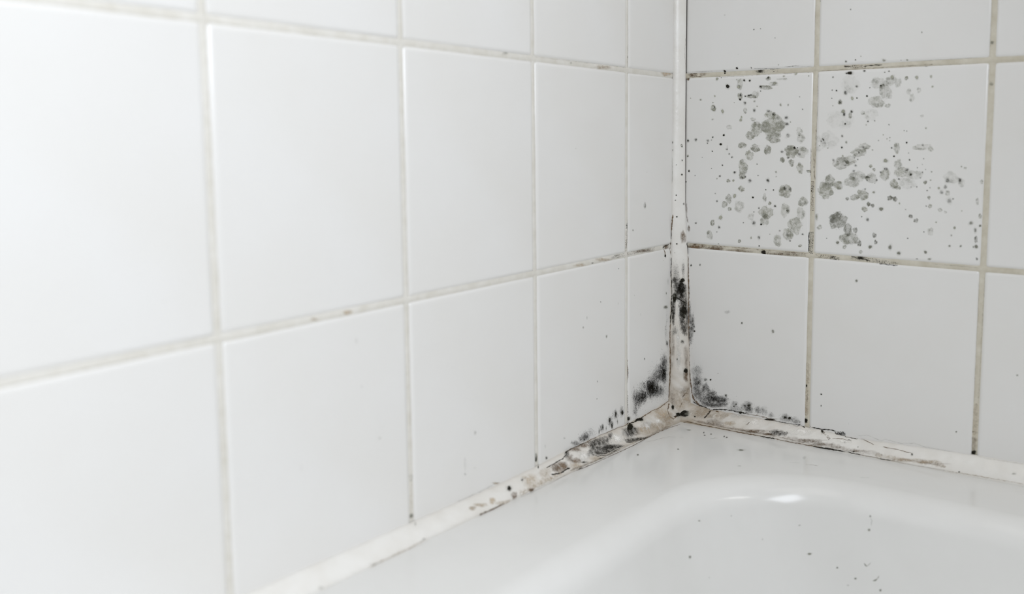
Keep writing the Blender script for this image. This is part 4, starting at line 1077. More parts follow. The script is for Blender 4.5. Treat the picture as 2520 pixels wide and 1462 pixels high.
('D','k',0.6,1927.8,0.1,768.5,8.1,0,0.2,-0.2,0,7.1),
('B','o',0.95,1865.1,0.2,621.1,21,0,0.8,-0.7,0,21.5),
('B','o',0.95,1905,0.2,614.2,17.4,0,0.7,-0.7,0,21.5),
('D','g',0.9,1938.6,0.3,582.2,4.6,0,0.2,-0.2,0,4.8),
('D','g',0.8,1741.8,0,659.9,9.6,0,0.3,-0.2,0,7.2),
('D','k',0.7,1672.4,-0.1,683.1,7.3,0,0.2,-0.2,0,7.3),
('B','o',0.8,1534.9,-0.2,602.2,14.9,0,0.6,-0.4,0,14.8),
('B','o',0.95,1706.2,0,567.5,16.9,0,0.7,-0.5,0,17),
('B','o',0.9,1736.6,0.1,556.7,15.6,0,0.7,-0.5,0,14.5),
('B','g',0.8,1673.5,0,525.8,24.2,0,1.1,-0.7,0,22),
('D','o',0.9,1800.6,0.2,532.9,14.2,0,0.7,-0.4,0,12.1),
('D','k',0.5,1700.2,0.1,445.3,10.9,0,0.6,-0.4,0,13.4),
('D','k',0.6,1653.4,0.1,466.1,4.9,0,0.3,-0.1,0,4.9),
('D','k',0.5,1986.2,0.4,537.9,4.6,0,0.2,-0.2,0,4.7),
('B','o',0.85,2024.6,0.5,487.5,15.9,0,0.8,-0.6,0,16.6),
('B','o',0.7,2064.4,0.5,457.6,20.4,0,1.1,-0.6,0,16.5),
('D','g',0.9,2210.1,0.7,452.7,4.4,0,0.2,-0.2,0,4.7),
('D','g',0.9,2384.7,0.8,546.1,3.2,0,0.2,-0.1,0,3.4),
('D','g',0.9,2369.9,0.5,870.6,4.3,0,0.1,-0.2,0,4.5),
('B','g',0.4,2396.8,0.6,859.7,10.6,0,0.2,-0.4,0,9.1),
('D','k',0.9,2124.9,0.7,374.9,3.4,0,0.2,-0.1,0,3.5),
('D','k',0.7,2008.7,0.6,318.8,4.6,0,0.3,-0.2,0,4.8),
('D','k',0.6,2319.7,0.9,360.4,5.4,0,0.3,-0.2,0,5.8),
('D','g',0.9,2340.2,0.9,418.3,6.5,0,0.4,-0.3,0,8.1),
('D','o',0.8,2451.8,1,460.3,11.6,0,0.6,-0.5,-0,11.4),
('D','o',0.8,2512.7,4.4,443,7.3,0,0.4,-0.4,0,9.1),
('B','g',0.7,2510,3.7,513.3,12.5,0,0.6,-0.9,0,22.6),
('D','o',0.7,2482.2,1,409.6,8.4,0,0.5,-0.6,0,13.6),
('B','o',0.8,2490.2,1.1,341.7,12.6,0,0.8,-1.1,0,27.3),
('D','o',0.9,2493.3,1.1,290.5,9.4,0,0.7,-0.5,0,11.4),
('D','o',0.8,2474.5,1.1,286.8,5.3,0,0.4,-0.2,0,5.7),
('D','k',0.6,2501.1,1.7,200.6,6.3,0,0.5,-0.4,-0,9.1),
('B','g',0.4,2487.4,0.9,620.1,12.5,0,0.5,-1.1,0,27.1),
('D','o',0.8,2387.3,1,286.3,6.4,0,0.5,-0.3,0,6.9),
('D','o',0.8,2309.7,1,281.9,6.5,0,0.5,-0.3,0,7),
('B','o',0.8,1755.7,0.3,326.4,18,0,1.2,-0.6,0,20.7),
('B','o',0.7,1768.2,0.3,272.3,13.2,0,0.9,-0.6,0,19.5),
('D','o',0.9,1727.3,0.3,232.7,12.1,0,0.9,-0.3,0,11),
('B','o',0.8,1642.5,0.2,253.7,17.1,0,1.2,-0.8,0,27.1),
('B','o',0.7,1606.3,0.1,356.4,20.9,0,1.3,-0.7,0,24.7),
('D','o',0.9,1466.9,0,247.7,11.4,0,0.8,-0.3,0,10),
('B','g',0.7,1524.5,0.1,216.7,17.5,0,1.3,-0.5,0,17.5),
('D','k',0.6,1376.9,-0.1,276.8,3.8,0,0.3,-0.1,0,3.8),
('D','o',0.8,1878.7,0.5,240,12.9,0,0.9,-0.5,0,14.5),
('D','o',0.8,1946.8,0.6,199.2,13.9,0,1.1,-0.4,0,10.8),
('D','o',0.9,2141.6,0.8,222.5,10.1,0,0.8,-0.3,0,9.4),
('D','k',0.6,2081,2.4,166.4,6.8,0,0.6,-0.2,0,4.8),
('D','g',0.7,2172.5,0.9,172.9,10,0,0.8,-0.3,0,7.1),
('B','g',0.6,1654.3,0.3,186.6,17.1,0,1.3,-0.4,0,14.8),
('B','g',0.5,2510.3,3.6,761.7,12.4,0,0.3,-0.6,0,15.7),
('D','g',0.8,1287.9,1.4,444.7,10.4,0,0.5,-0.5,0,20.2),
('B','g',0.4,1316.6,-0.2,364.1,23.3,0,1.4,-0.5,0,20.2),
('B','o',0.85,1463.4,-0.1,425.2,72.7,0,3.9,-2.1,0,77.2),
('B','o',0.85,1546.7,0,359,34.7,0,2.1,-1.4,0,49.6),
('B','g',0.6,1570,0.1,285.9,61.7,0,4.1,-1.6,0,54.5),
('B','g',0.6,1501.2,0,287.6,25.1,0,1.7,-0.8,0,27.4),
('B','g',0.75,1357.9,-0.4,661.7,63.6,0,2.1,-1.9,0,72.4),
('B','g',0.7,1387.6,-0.5,743.6,43.1,0,1.1,-1.3,0,49.7),
('B','g',0.8,1458.2,-0.4,705.9,45.1,0,1.3,-1,0,34.6),
('B','g',0.5,1563.3,-0.3,733.5,61.4,0,1.7,-1.3,0,44.1),
('B','g',0.3,1611.1,-0.2,780,66.8,0,1.6,-1.4,0,48.7),
('B','g',0.55,1484.7,-0.5,881.6,68.2,0,1,-1.4,0,51.6),
('B','g',0.55,1617.8,-0.4,966,60.6,0,0.4,-1.1,0,36.3),
('B','g',0.4,1546,-0.4,907,51.6,0,0.6,-1.1,0,36.6),
('B','g',0.4,1658.8,-0.4,1017,50.5,0,0.1,-0.7,0,24.1),
('B','g',0.75,1658,-0.1,638.7,43.6,0,1.6,-1.3,0,43.8),
('B','g',0.75,1593.8,-0.1,616.8,36.8,0,1.4,-0.8,0,27),
('B','g',0.45,1720.4,-0.1,770.5,50.1,0,1.2,-1.3,0,41),
('B','g',0.6,1820.6,-0,796.9,39.9,0,0.9,-1.4,0,43),
('B','g',0.6,1942.2,0.1,819.7,52.7,0,1.1,-1.4,0,42.5),
('B','g',0.4,1917.2,0,878.4,30,0,0.5,-1.4,0,42.5),
('B','g',0.7,1893,0.1,733.1,32.5,0,0.9,-1.3,0,40.4),
('B','g',0.8,1923,0.2,703,30,0,0.9,-0.6,0,16.6),
('B','g',0.25,2034.2,0.2,801.7,67.5,0,1.5,-1.2,0,35.2),
('B','g',0.2,1991,0.2,735.9,68.2,0,1.9,-1.6,0,47.1),
('B','g',0.5,1903.8,-0.1,1003.5,27.7,0,0.1,-1.4,0,42.4),
('B','g',0.3,2088.7,0.1,1012.3,68.9,0,0.2,-0.9,0,25.5),
('B','g',0.5,2152.6,0.2,997.5,19.9,0,0.1,-0.8,0,20.8),
('B','g',0.5,1738,-0.6,1356.5,68.3,0,-1.9,-1.4,0,45),
('B','g',0.38,1806.2,-0.6,1431,51.2,0,-1.8,-2.1,0,65.8),
('B','g',0.3,1757.2,-0.7,1497.5,65.6,0,-2.6,-1.5,0,47.1),
('B','g',0.35,1844.3,-0.6,1511.5,46.2,0,-1.9,-1.2,0,35),
('B','g',0.25,1896.6,-0.5,1495.4,27.5,0,-1.1,-1.2,0,34.9),
('B','g',0.3,1978.7,-0.4,1425.1,20.4,0,-0.7,-0.8,0,23.1),
('B','g',0.25,2003,-0.3,1378.1,24.8,0,-0.7,-1.1,0,32.4),
('B','g',0.25,2051.5,-0.3,1434.1,16.7,0,-0.6,-0.7,0,20.7),
('B','g',0.45,1827.1,-0.4,1324.7,23.3,0,-0.6,-0.5,0,16.5),
('B','g',0.3,2080.5,-0.1,1243.5,15.6,0,-0.3,-0.4,0,11.5),
('B','g',0.4,1638.9,-0.6,1275.5,19.3,0,-0.4,-0.5,0,16.8),
('B','g',0.12,1705.5,-0.5,1256.3,59.4,0,-1.1,-1.5,0,47.7),
('B','g',0.3,2172.9,0.7,379.1,24.4,0,1.5,-1.1,0,30.5),
('B','g',0.2,2300.1,0.5,790.5,53.7,0,1.3,-1.8,0,45.7),
('B','g',0.4,2282.9,0.6,672.8,19.5,0,0.7,-0.8,0,20.7),
('B','g',0.25,2376.7,0.6,749.1,27.6,0,0.8,-1.2,0,29.6),
('B','g',0.14,1275.2,5.2,1040.9,77,0,0,-1.9,0,74.7),
('B','g',0.12,1378.9,-0.7,1071.8,75.5,0,-0.2,-2,0,73.9),
('B','g',0.12,1541.3,-0.9,1500.2,73,0,-2.9,-2.1,0,72),
('B','g',0.1,1462.7,-0.8,1224.3,111.1,0,-1.7,-2,0,73.1),
('L','n',0.35,2,1273.9,7.8,1598.1,1275.5,4.7,1445.6,1274.1,5.8,1212.6),
('L','o',0.3,3.2,2528,14.6,1595,2519.4,6.7,1485.4),
('D','k',0.4,2095,8.6,1607.2,11.1,0,-0.6,-0.2,0,5.7)],
'R40': [
('S','k',0.4,212,-0.8,-1004,42.2,0,6.8,-0.5,0,42.2),
('S','k',0.4,209.9,-0.8,-1189.4,33.9,0,5.9,-1.2,0,100.2),
('S','k',0.5,378.5,-0.5,-1251.5,98.5,0,18,-0.5,0,38.1),
('S','k',0.3,622.9,-0.1,-1281.9,110.5,0,20.9,-0.3,0,19.5),
('S','k',0.3,183.5,-0.8,-1116.7,20.4,0,3.5,-0.7,0,61.7),
('S','k',0.65,230,-0.7,-1101.1,37.9,0,6.4,-0.5,0,46.1),
('S','k',0.85,302.1,-0.6,-1146.4,30,0,5.2,-0.5,0,38.2),
('S','k',0.95,365.3,-0.5,-1200.4,49.5,0,8.8,-0.5,0,38.1),
('S','k',0.85,444.2,-0.4,-1231.9,61.1,0,11.1,-0.5,0,31.8),
('S','k',0.7,312,-0.6,-1263.6,66.5,0,12.2,-0.4,0,32.2),
('S','k',0.8,403.8,-0.4,-1288.9,73.8,0,13.7,-0.2,0,16.8),
('S','k',0.5,244,-0.7,-1206.6,50.5,0,9,-0.6,0,46.2),
('S','k',0.5,493.4,-0.3,-1249.5,29.2,0,5.4,-0.5,0,30.2),
('S','k',0.4,586.4,-0.1,-1247.4,31.9,0,5.9,-0.4,0,27),
('S','k',0.6,709.3,0.1,-1235.8,46.9,0,8.8,-0.6,0,31.2),
('S','k',0.55,725.8,0.1,-1277.5,28.1,0,5.4,-0.5,0,26.7),
('S','k',0.6,807.3,0.2,-1254.6,23.1,0,4.4,-0.5,0,26.5),
('S','k',0.4,866.6,0.3,-1250.7,26,0,4.9,-0.7,0,33.8),
('S','k',0.4,930.5,0.4,-1275.3,19.7,0,3.8,-0.4,0,21.9),
('S','k',0.5,1054.6,0.6,-1274.6,37,0,7.2,-0.6,0,26),
('S','k',0.4,1114.1,0.7,-1279.6,43.9,0,8.6,-0.5,0,21.6),
('S','k',0.5,1165.7,0.8,-1289,29.1,0,5.8,-0.3,0,14.3),
('D','k',0.9,351,-0.5,-1062.4,7.5,0,1.2,-0.1,0,6.1),
('D','k',0.8,424.3,-0.4,-992.6,3.3,0,0.5,-0,0,3),
('D','k',0.6,502.1,-0.3,-1179.8,11.3,0,2,-0.2,0,10.6),
('D','k',0.6,301.1,-0.6,-1070,13.4,0,2.2,-0.2,0,13.7),
('D','k',0.8,604.7,-0.1,-1240.3,6.4,0,1.2,-0.1,0,6),
('D','k',0.8,582.6,-0.1,-1263.2,7.2,0,1.3,-0.1,0,5.3),
('D','k',0.7,724.9,0.1,-1229.2,17.2,0,3.2,-0.2,0,13.4),
('D','k',0.8,689.7,0,-1238,7.9,0,1.5,-0.1,0,7.4),
('D','k',0.8,1058.3,0.7,-1271,12.6,0,2.5,-0.2,0,10.8),
('D','k',0.9,1097.6,0.7,-1269.1,10.3,0,2,-0.2,0,10.1),
('D','k',0.95,647.3,-0,-1307.4,14.3,0,2.7,-0.2,0,10.5),
('D','k',0.8,698.7,0,-1301.3,7.9,0,1.5,-0.1,0,6),
('L','k',0.95,8.3,175.3,-0.8,-1294.8,245.3,-0.7,-1318.3,296,-0.6,-1320.5,353.1,-0.5,-1342),
('L','k',0.9,6.7,353.1,-0.5,-1342,387.9,-0.5,-1330.1,445.4,-0.4,-1316.9,510.6,-0.3,-1307.7,575.2,-0.2,-1304.5),
('L','k',0.9,7.3,575.2,-0.2,-1304.5,647.3,-0,-1307.4,702.7,0.1,-1305.7),
('L','n',0.7,4.4,702.8,0.1,-1311.7,812.1,0.2,-1301.8,904.5,0.4,-1308.2,980.6,0.5,-1318.3),
('D','k',0.9,920,0.4,-1318.5,43.9,0,8.6,-0.2,0,10.2),
('L','k',0.7,5,935.3,0.4,-1322.1,1040.7,0.6,-1318.1,1129.6,0.8,-1314.9,1195.4,0.9,-1306.8),
('S','k',0.7,157.3,-0.8,-584.4,24.4,0,3.1,-0.8,0,75.5),
('S','k',0.6,141.7,-0.9,-696.7,21.4,0,2.9,-0.7,0,62),
('S','k',0.5,133.1,-0.9,-470.6,13.8,0,1.6,-0.8,0,75.4),
('S','k',0.5,123.5,-0.9,-286.6,9.2,0,1,-0.6,0,54.6),
('D','k',0.9,183.9,-0.8,-642.8,9.1,0,1.2,-0.1,0,6.9),
('D','k',0.8,171,-0.8,-575.8,7.6,0,1,-0.1,0,6.9),
('D','k',0.7,180.4,-0.8,-602.1,7.6,0,1,-0.1,0,6.9),
('D','k',0.7,167.6,-0.8,-548.8,7.6,0,1,-0.1,0,6.9),
('D','k',0.8,142.2,-0.8,-49.1,7.6,0,0.7,-0.1,0,9.5),
('D','k',0.6,232.7,-0.7,-36,6,0,0.5,-0.1,0,9.4),
('D','k',0.6,347.7,-0.5,-1064.8,6,0,1,-0.1,0,5.5),
('L','n',0.9,8.1,112.4,-0.9,32.6,117.5,-0.9,-157.4,122.7,-0.9,-362,125.1,-0.9,-581.6,129.9,-0.9,-746.7),
('L','n',0.9,8.1,129.9,-0.9,-746.7,131.7,-0.9,-912.9,137.5,-0.9,-1023.3,156,-0.9,-1159.7,166,-0.8,-1227.8),
('L','n',0.9,12.3,166,-0.8,-1227.8,191.2,-0.8,-1279.1,245.2,-0.7,-1318),
('D','o',0.2,505.9,-0.2,-430.3,27.3,0,3.2,-0.3,0,18),
('D','k',0.8,646.6,0,-510.1,7.6,0,1,-0.2,0,8.9),
('D','o',0.7,931.9,0.5,-547.6,11,0,1.5,-0.3,0,14)],
'R41': [
('L','k',0.8,6.1,1798.9,7.8,105,1894.8,5.3,101.2,1941.7,5.6,101.6),
('D','k',0.7,1365.6,-0.2,-1014.7,7,0,1.2,-0.2,0,6.3),
('D','k',0.6,1366.7,-0.3,-1111,3.5,0,0.7,-0.1,0,5.6),
('L','n',0.7,3.5,1257.3,8.7,-1296.6,1289.5,0.8,-1309.4,1375.4,-0.3,-1308),
('L','k',0.8,4.8,1368.4,-0.3,-1312.2,1445.5,-0.3,-1299.3,1494.2,-0.3,-1299.2),
('L','k',0.8,4.1,1487.3,-0.3,-1302,1498.2,-0.3,-1319.5,1573.4,-0.3,-1323.5),
('G','k',1,1502,0,-1315,1573,0,-1310,5.7,60),
('L','k',0.85,5.9,1300.2,-0.3,-1311.4,1376,-0.3,-1308.2,1450.7,-0.3,-1298.2,1488,-0.3,-1301.9),
('G','k',1,1503,0,-1310,1573,0,-1303,10.6,80),
('L','o',0.35,2.9,1677.4,-0.3,-1303.6,1755,-0.3,-1280.1,1860.9,-0.3,-1305.2,1894.9,-0.2,-1285,2018.1,-0.2,-1293.4,2111.1,-0.2,-1269.9,2184.1,-0.2,-1282.5,2345.5,-0.2,-1278.9,2483.8,-0.2,-1276.1),
('D','k',0.6,1367.1,-0.3,-1111.6,3,0,0.6,-0.2,0,6),
('D','o',0.6,2412,-0.1,-1118,3.7,0,0.8,-0.1,0,3.4),
('D','o',0.15,1599.1,-0.3,-1216.1,3.6,0,0.7,-0.3,0,8.8),
('D','o',0.7,2411.7,-0.1,-1117.8,4.7,0,1,-0.2,0,5.1),
('D','o',0.6,1628.2,0.2,-45.2,9.7,0,0.9,-0.3,0,9.7)],
'R42': [
('D','o',0.5,2803,0.1,-618.7,5.4,0,0.9,-0.3,0,6.1)],
'Rh3': [
('D','k',1,448.2,6.2,1636,6.8,0,-0.3,-0.1,0,6.1),
('G','k',1,708,6,1638,927,6,1635,16.6,60),
('D','k',0.7,773.4,6.3,1637.3,28.4,0,-1.4,-0.3,0,14.3),
('G','n',1,104,8,1646,248,4,1633,16.3,30),
('B','n',0.4,141.2,5.5,1637.9,40,0,-1.8,-0.3,0,25),
('B','n',0.3,233.4,5.9,1636.1,28.2,0,-1.3,-0.2,0,19.9),
('G','n',1,1480,7,1636,1644,7,1632,12.1,110),
('L','k',0.8,6.1,1473.4,6.7,1638.3,1534.7,6.9,1637.6),
('L','k',0.8,6,1631.9,6.7,1632.5,1691.4,6.9,1636.6,1774.2,6.5,1634.5),
('L','n',0.5,3.7,1278.9,7.7,1611.7,1535.4,6.9,1614.8,1890.9,5.6,1616.8,2148,6.6,1619.4),
('L','n',0.7,4.4,105.8,5.4,1616.7,130.8,5.3,1626.4,229,7.2,1612.7),
('L','n',0.7,6.6,121.8,6,1655.9,118.1,5.5,1637.9,122.7,5.1,1619.5),
('L','o',0.4,2.9,2009.5,7.5,1613.6,2068.9,9.8,1608.6,2167.3,8.6,1611.5,2358.3,10.1,1607.6,2451.4,9.8,1608.6)],
'Rh4': [
('G','n',1,128,7,113,436,7,119,22.2,130),
('B','n',0.8,179.2,7.3,116.4,86.6,0,6.3,-0.4,0,31.1),
('B','n',0.7,365.3,8,113.2,98.1,0,7.3,-0.3,0,23),
('B','n',0.4,601.2,7.8,113.1,121.2,0,9.2,-0.3,0,17.6),
('B','n',0.35,997,7.1,115.1,175.8,0,13.7,-0.4,0,17),
('L','n',0.5,5.2,120.6,7.1,142.1,463.1,7.8,143.3,788.7,7.2,139.7,1222.1,6.5,141.1),
('G','k',1,776,7,114,894,6,120,13.4,22),
('D','k',0.95,831.6,6.4,118.3,20.9,0,1.6,-0.3,0,17.2),
('G','n',1,788,11,107,1199,4,120,18.8,80),
('G','k',1,1408,7,123,1485,6,116,16.6,120),
('G','n',1,1279,5,132,1402,6,126,18,60),
('G','k',1,1579,5,140,1799,7,123,16.1,150),
('G','k',1,1799,5,124,1940,10,108,17.7,110),
('D','k',0.8,1652.7,6,138.8,29.4,0,2.4,-0.3,0,11.1),
('L','k',0.8,6.2,1578.2,6.6,142.7,1628.3,5.5,136.9,1726.4,6.2,123.7),
('L','o',0.35,3.8,2208.9,6.2,136.3,2350,6.3,138.3,2516.1,6.6,134)],
'Rv20': [
('L','n',0.45,2,1234.1,10.5,2172.1,1234.8,9.1,1975.7,1231.9,10.5,1712.8)],
'Rv21': [
('D','o',0.5,2537.1,8.4,1751.6,12.3,0,-0.8,-0.5,0,10.9),
('L','o',0.3,3.1,2525.2,9,2032.6,2523.4,11.1,1894.2,2524.3,10.7,1700.2,2522.5,10.8,1657.5)],
'Rv30': [
('L','n',0.5,4.7,1251.2,8.2,999.5,1253.3,7.1,836.6,1266.9,9.4,743.4),
('L','n',0.5,4.6,1267.1,9.5,1207.8,1261.8,8.8,953.1,1258.1,7.1,743.2),
('G','n',1,1246,8,731,1247,7,496,12.3,150),
('G','k',1,1247,8,696,1247,7,602,12.3,60),
('G','k',1,1246,7,319,1246,7,140,17.1,210)],
'Rv31': [
('D','o',0.4,2544.4,7.1,1460.7,14.2,0,-0.6,-0.5,0,13.2)],
'Rv40': [
('D','k',1,1235,8.6,-1267.4,20.1,0,4,-0.5,0,18.5),
('D','k',1,1235.1,8.3,-969,6.5,0,1.1,-0.3,0,11.3),
('L','t',0.45,27.6,1238,6.7,-769.8,1238.3,7.5,-939.8,1236.3,8.6,-1082.7,1235.2,9.1,-1225.9),
('G','n',1,1244,8,-1010,1242,8,-1110,7.3,14),
('D','n',0.4,1245,7.8,-1073.8,7.2,0,1.3,-0.5,0,21.3)],
'Rv41': [
('D','k',0.95,2534,7.7,-1255.8,19.5,0,4.3,-0.7,0,17.6),
('L','n',0.35,34.4,2535.1,7.4,-1130.3,2533.3,7.5,-1192.2,2533.2,7.7,-1236.8),
('L','t',0.4,32.9,2540.2,7.5,-878.1,2538.5,7.4,-986.8,2534.8,7.4,-1123.6),
('D','n',0.5,2527.5,8.1,-1096.7,12.2,0,2.5,-0.2,0,4.1),
('L','o',0.3,3.7,2522.9,9.6,91.2,2522.5,10.4,-181.2,2520.6,10.6,-556.6,2522,9.9,-872.3),
('L','o',0.3,3.6,2559.6,10.5,94.4,2556.4,9.1,-176.9,2555.1,7.8,-550.7,2553,8.2,-866.2)],
'basin': [
('D','o',0.5,1103.1,-1605.5,-1551.7,2.2,7.8,-2.4,-0.5,0.9,4.2),
('D','o',0.8,1128.4,-1779,-1732.3,2.3,9.6,-3.4,-1.4,2.5,5.5),
('D','o',0.9,1695.1,-1067.4,-1841.6,9.2,4.3,0.9,-0.7,1.5,5.2),
('D','o',0.6,1884.2,-1032.6,-1901,5.4,1.1,1.2,-0.7,1.5,5.1),
('D','o',0.6,2012.1,-1033,-1939.9,6.5,0.8,1.7,-0.6,1.5,5.1),
('D','o',0.8,2185.1,-1040.7,-1964.7,5.3,0.4,1.5,-0.7,1.8,5.9),
('D','o',0.5,2063.7,-909.9,-1525.8,5.5,0.4,1.3,-0.6,1.6,5.2),
('L','o',0.3,6.8,2067.2,-912.8,-1535.6,2078,-916.8,-1554.9,2074.2,-923.7,-1582.8),
('D','o',0.6,2064.7,-933.3,-1614.9,6.6,0.5,1.7,-0.9,2.2,7.2),
('L','o',0.6,7.9,2057.7,-998.6,-1829.3,2078.9,-1003.3,-1844.5),
('L','o',0.4,5.6,2078.9,-1003.3,-1844.5,2102.9,-993.6,-1811.8),
('L','o',0.7,9,2131.3,-1027.8,-1923.4,2156.6,-1022,-1903.9),
('L','o',0.4,5.6,2156.6,-1022,-1903.9,2166.7,-1014,-1877.3),
('D','o',0.25,1223.6,-1353.1,-1579.9,3.1,4.2,-0.8,-0.9,1.7,5.2),
('D','o',0.25,1607.3,-1043.3,-1664.6,8,4.6,0.4,-0.7,1.6,5.3),
('D','o',0.15,1207.7,-1650.7,-1910.2,2,5.9,-2,-1.3,2.3,5.6),
('D','o',0.2,1968.4,-1051.4,-1994.3,8.7,1.1,2.3,-0.7,1.5,5.1),
('D','o',0.15,1405.6,-1221.3,-1754,4.4,4.2,-0.5,-1.2,2.3,7.3)],
'rim': [
('L','n',0.7,4.5,151.2,-188.4,-1459.3,128.9,-327.1,-1453.3,119.3,-482.6,-1446.1,123.3,-686.9,-1436.2),
('L','k',0.8,6.8,125.1,-657.6,-1437.6,121.1,-747.3,-1433.4),
('L','n',0.85,5.1,123.3,-686.9,-1436.2,139,-869.9,-1426.9,143.6,-1013.8,-1419.9,141.9,-1172.6,-1412.4,140.1,-1325.1,-1405.4),
('L','n',0.7,4.7,140.1,-1325.1,-1405.4,138.2,-1551.1,-1395.1,123.3,-1709.9,-1388.2),
('L','k',0.7,5.3,134.2,-1545.5,-1395.4,129.3,-1590.8,-1393.5),
('L','n',0.5,3,123.3,-1709.9,-1388.2,120.1,-1865.3,-1381.2,131.9,-2033.4,-1373.2,133.9,-2171.4,-1367,130.4,-2361.4,-1359),
('L','n',0.4,3.3,147.2,-913.7,-1424.6,138,-1049.9,-1418.4,115,-1161,-1413.8,125.9,-1290.5,-1407.4),
('D','k',0.4,299.1,-1130.3,-1409.8,6.4,4.6,-0,-6.6,10.5,-0.7),
('D','o',0.5,489.8,-820.4,-1418.8,5.3,3.8,-0,-5.1,9,-0.6),
('L','n',0.5,2.5,169.3,-824.8,-1428.2,211.1,-734,-1431.3,229.8,-634.9,-1435.5,259.3,-568.6,-1437.7,314.7,-546.4,-1437.1),
('L','k',0.5,3.4,328.5,-536.5,-1437.2,373.3,-521.7,-1436.6),
('D','o',0.5,298.4,-299,-1449.6,14.2,10.2,-0.1,-5.9,10.6,-0.7),
('D','k',0.5,441.7,-291.9,-1445.6,4.6,3.3,-0,-9.2,17.3,-1.1),
('D','k',0.5,483.6,-356.2,-1441.3,5.7,4.1,-0,-6.7,12.7,-0.8),
('D','o',0.6,512.6,-294.3,-1443.4,5.7,4.1,-0,-6.7,12.9,-0.8),
('D','k',0.5,634.2,-288.5,-1440.1,4.5,3.3,-0,-8.5,17.1,-1.1),
('D','k',0.5,665,-300.9,-1438.6,5.7,4.1,-0,-8.4,17,-1.1),
('L','o',0.5,5.5,568,-422.1,-1435.6,591,-377,-1437.1,613.6,-360.8,-1437.2),
('D','o',0.6,912,-543.3,-1419.7,16.1,11.6,-0.1,-9.2,19.4,-1.2),
('D','o',0.7,300,-1130,-1409.8,5.3,3.8,-0,-8.7,13.8,-0.9),
('L','o',0.5,5,1464.2,-581.9,-1402.2,1506.3,-555.9,-1402.3,1553.2,-549.7,-1401.3),
('L','o',0.25,5.1,1343,-608.7,-1404.2,1419.2,-567.6,-1404.1),
('D','o',0.12,1398.1,-428.7,-1411.4,12.5,9.1,-0.1,-15,38.5,-2.3),
('D','o',0.2,1069.6,-904.3,-1397.8,14.2,10.2,-0.1,-4.9,10.3,-0.6),
('D','o',0.4,487.2,-817.7,-1419,6.5,4.7,-0,-6.3,11.2,-0.7),
('L','o',0.3,4.8,1890.8,-619,-1389,1951.5,-583.3,-1389.1)],
}

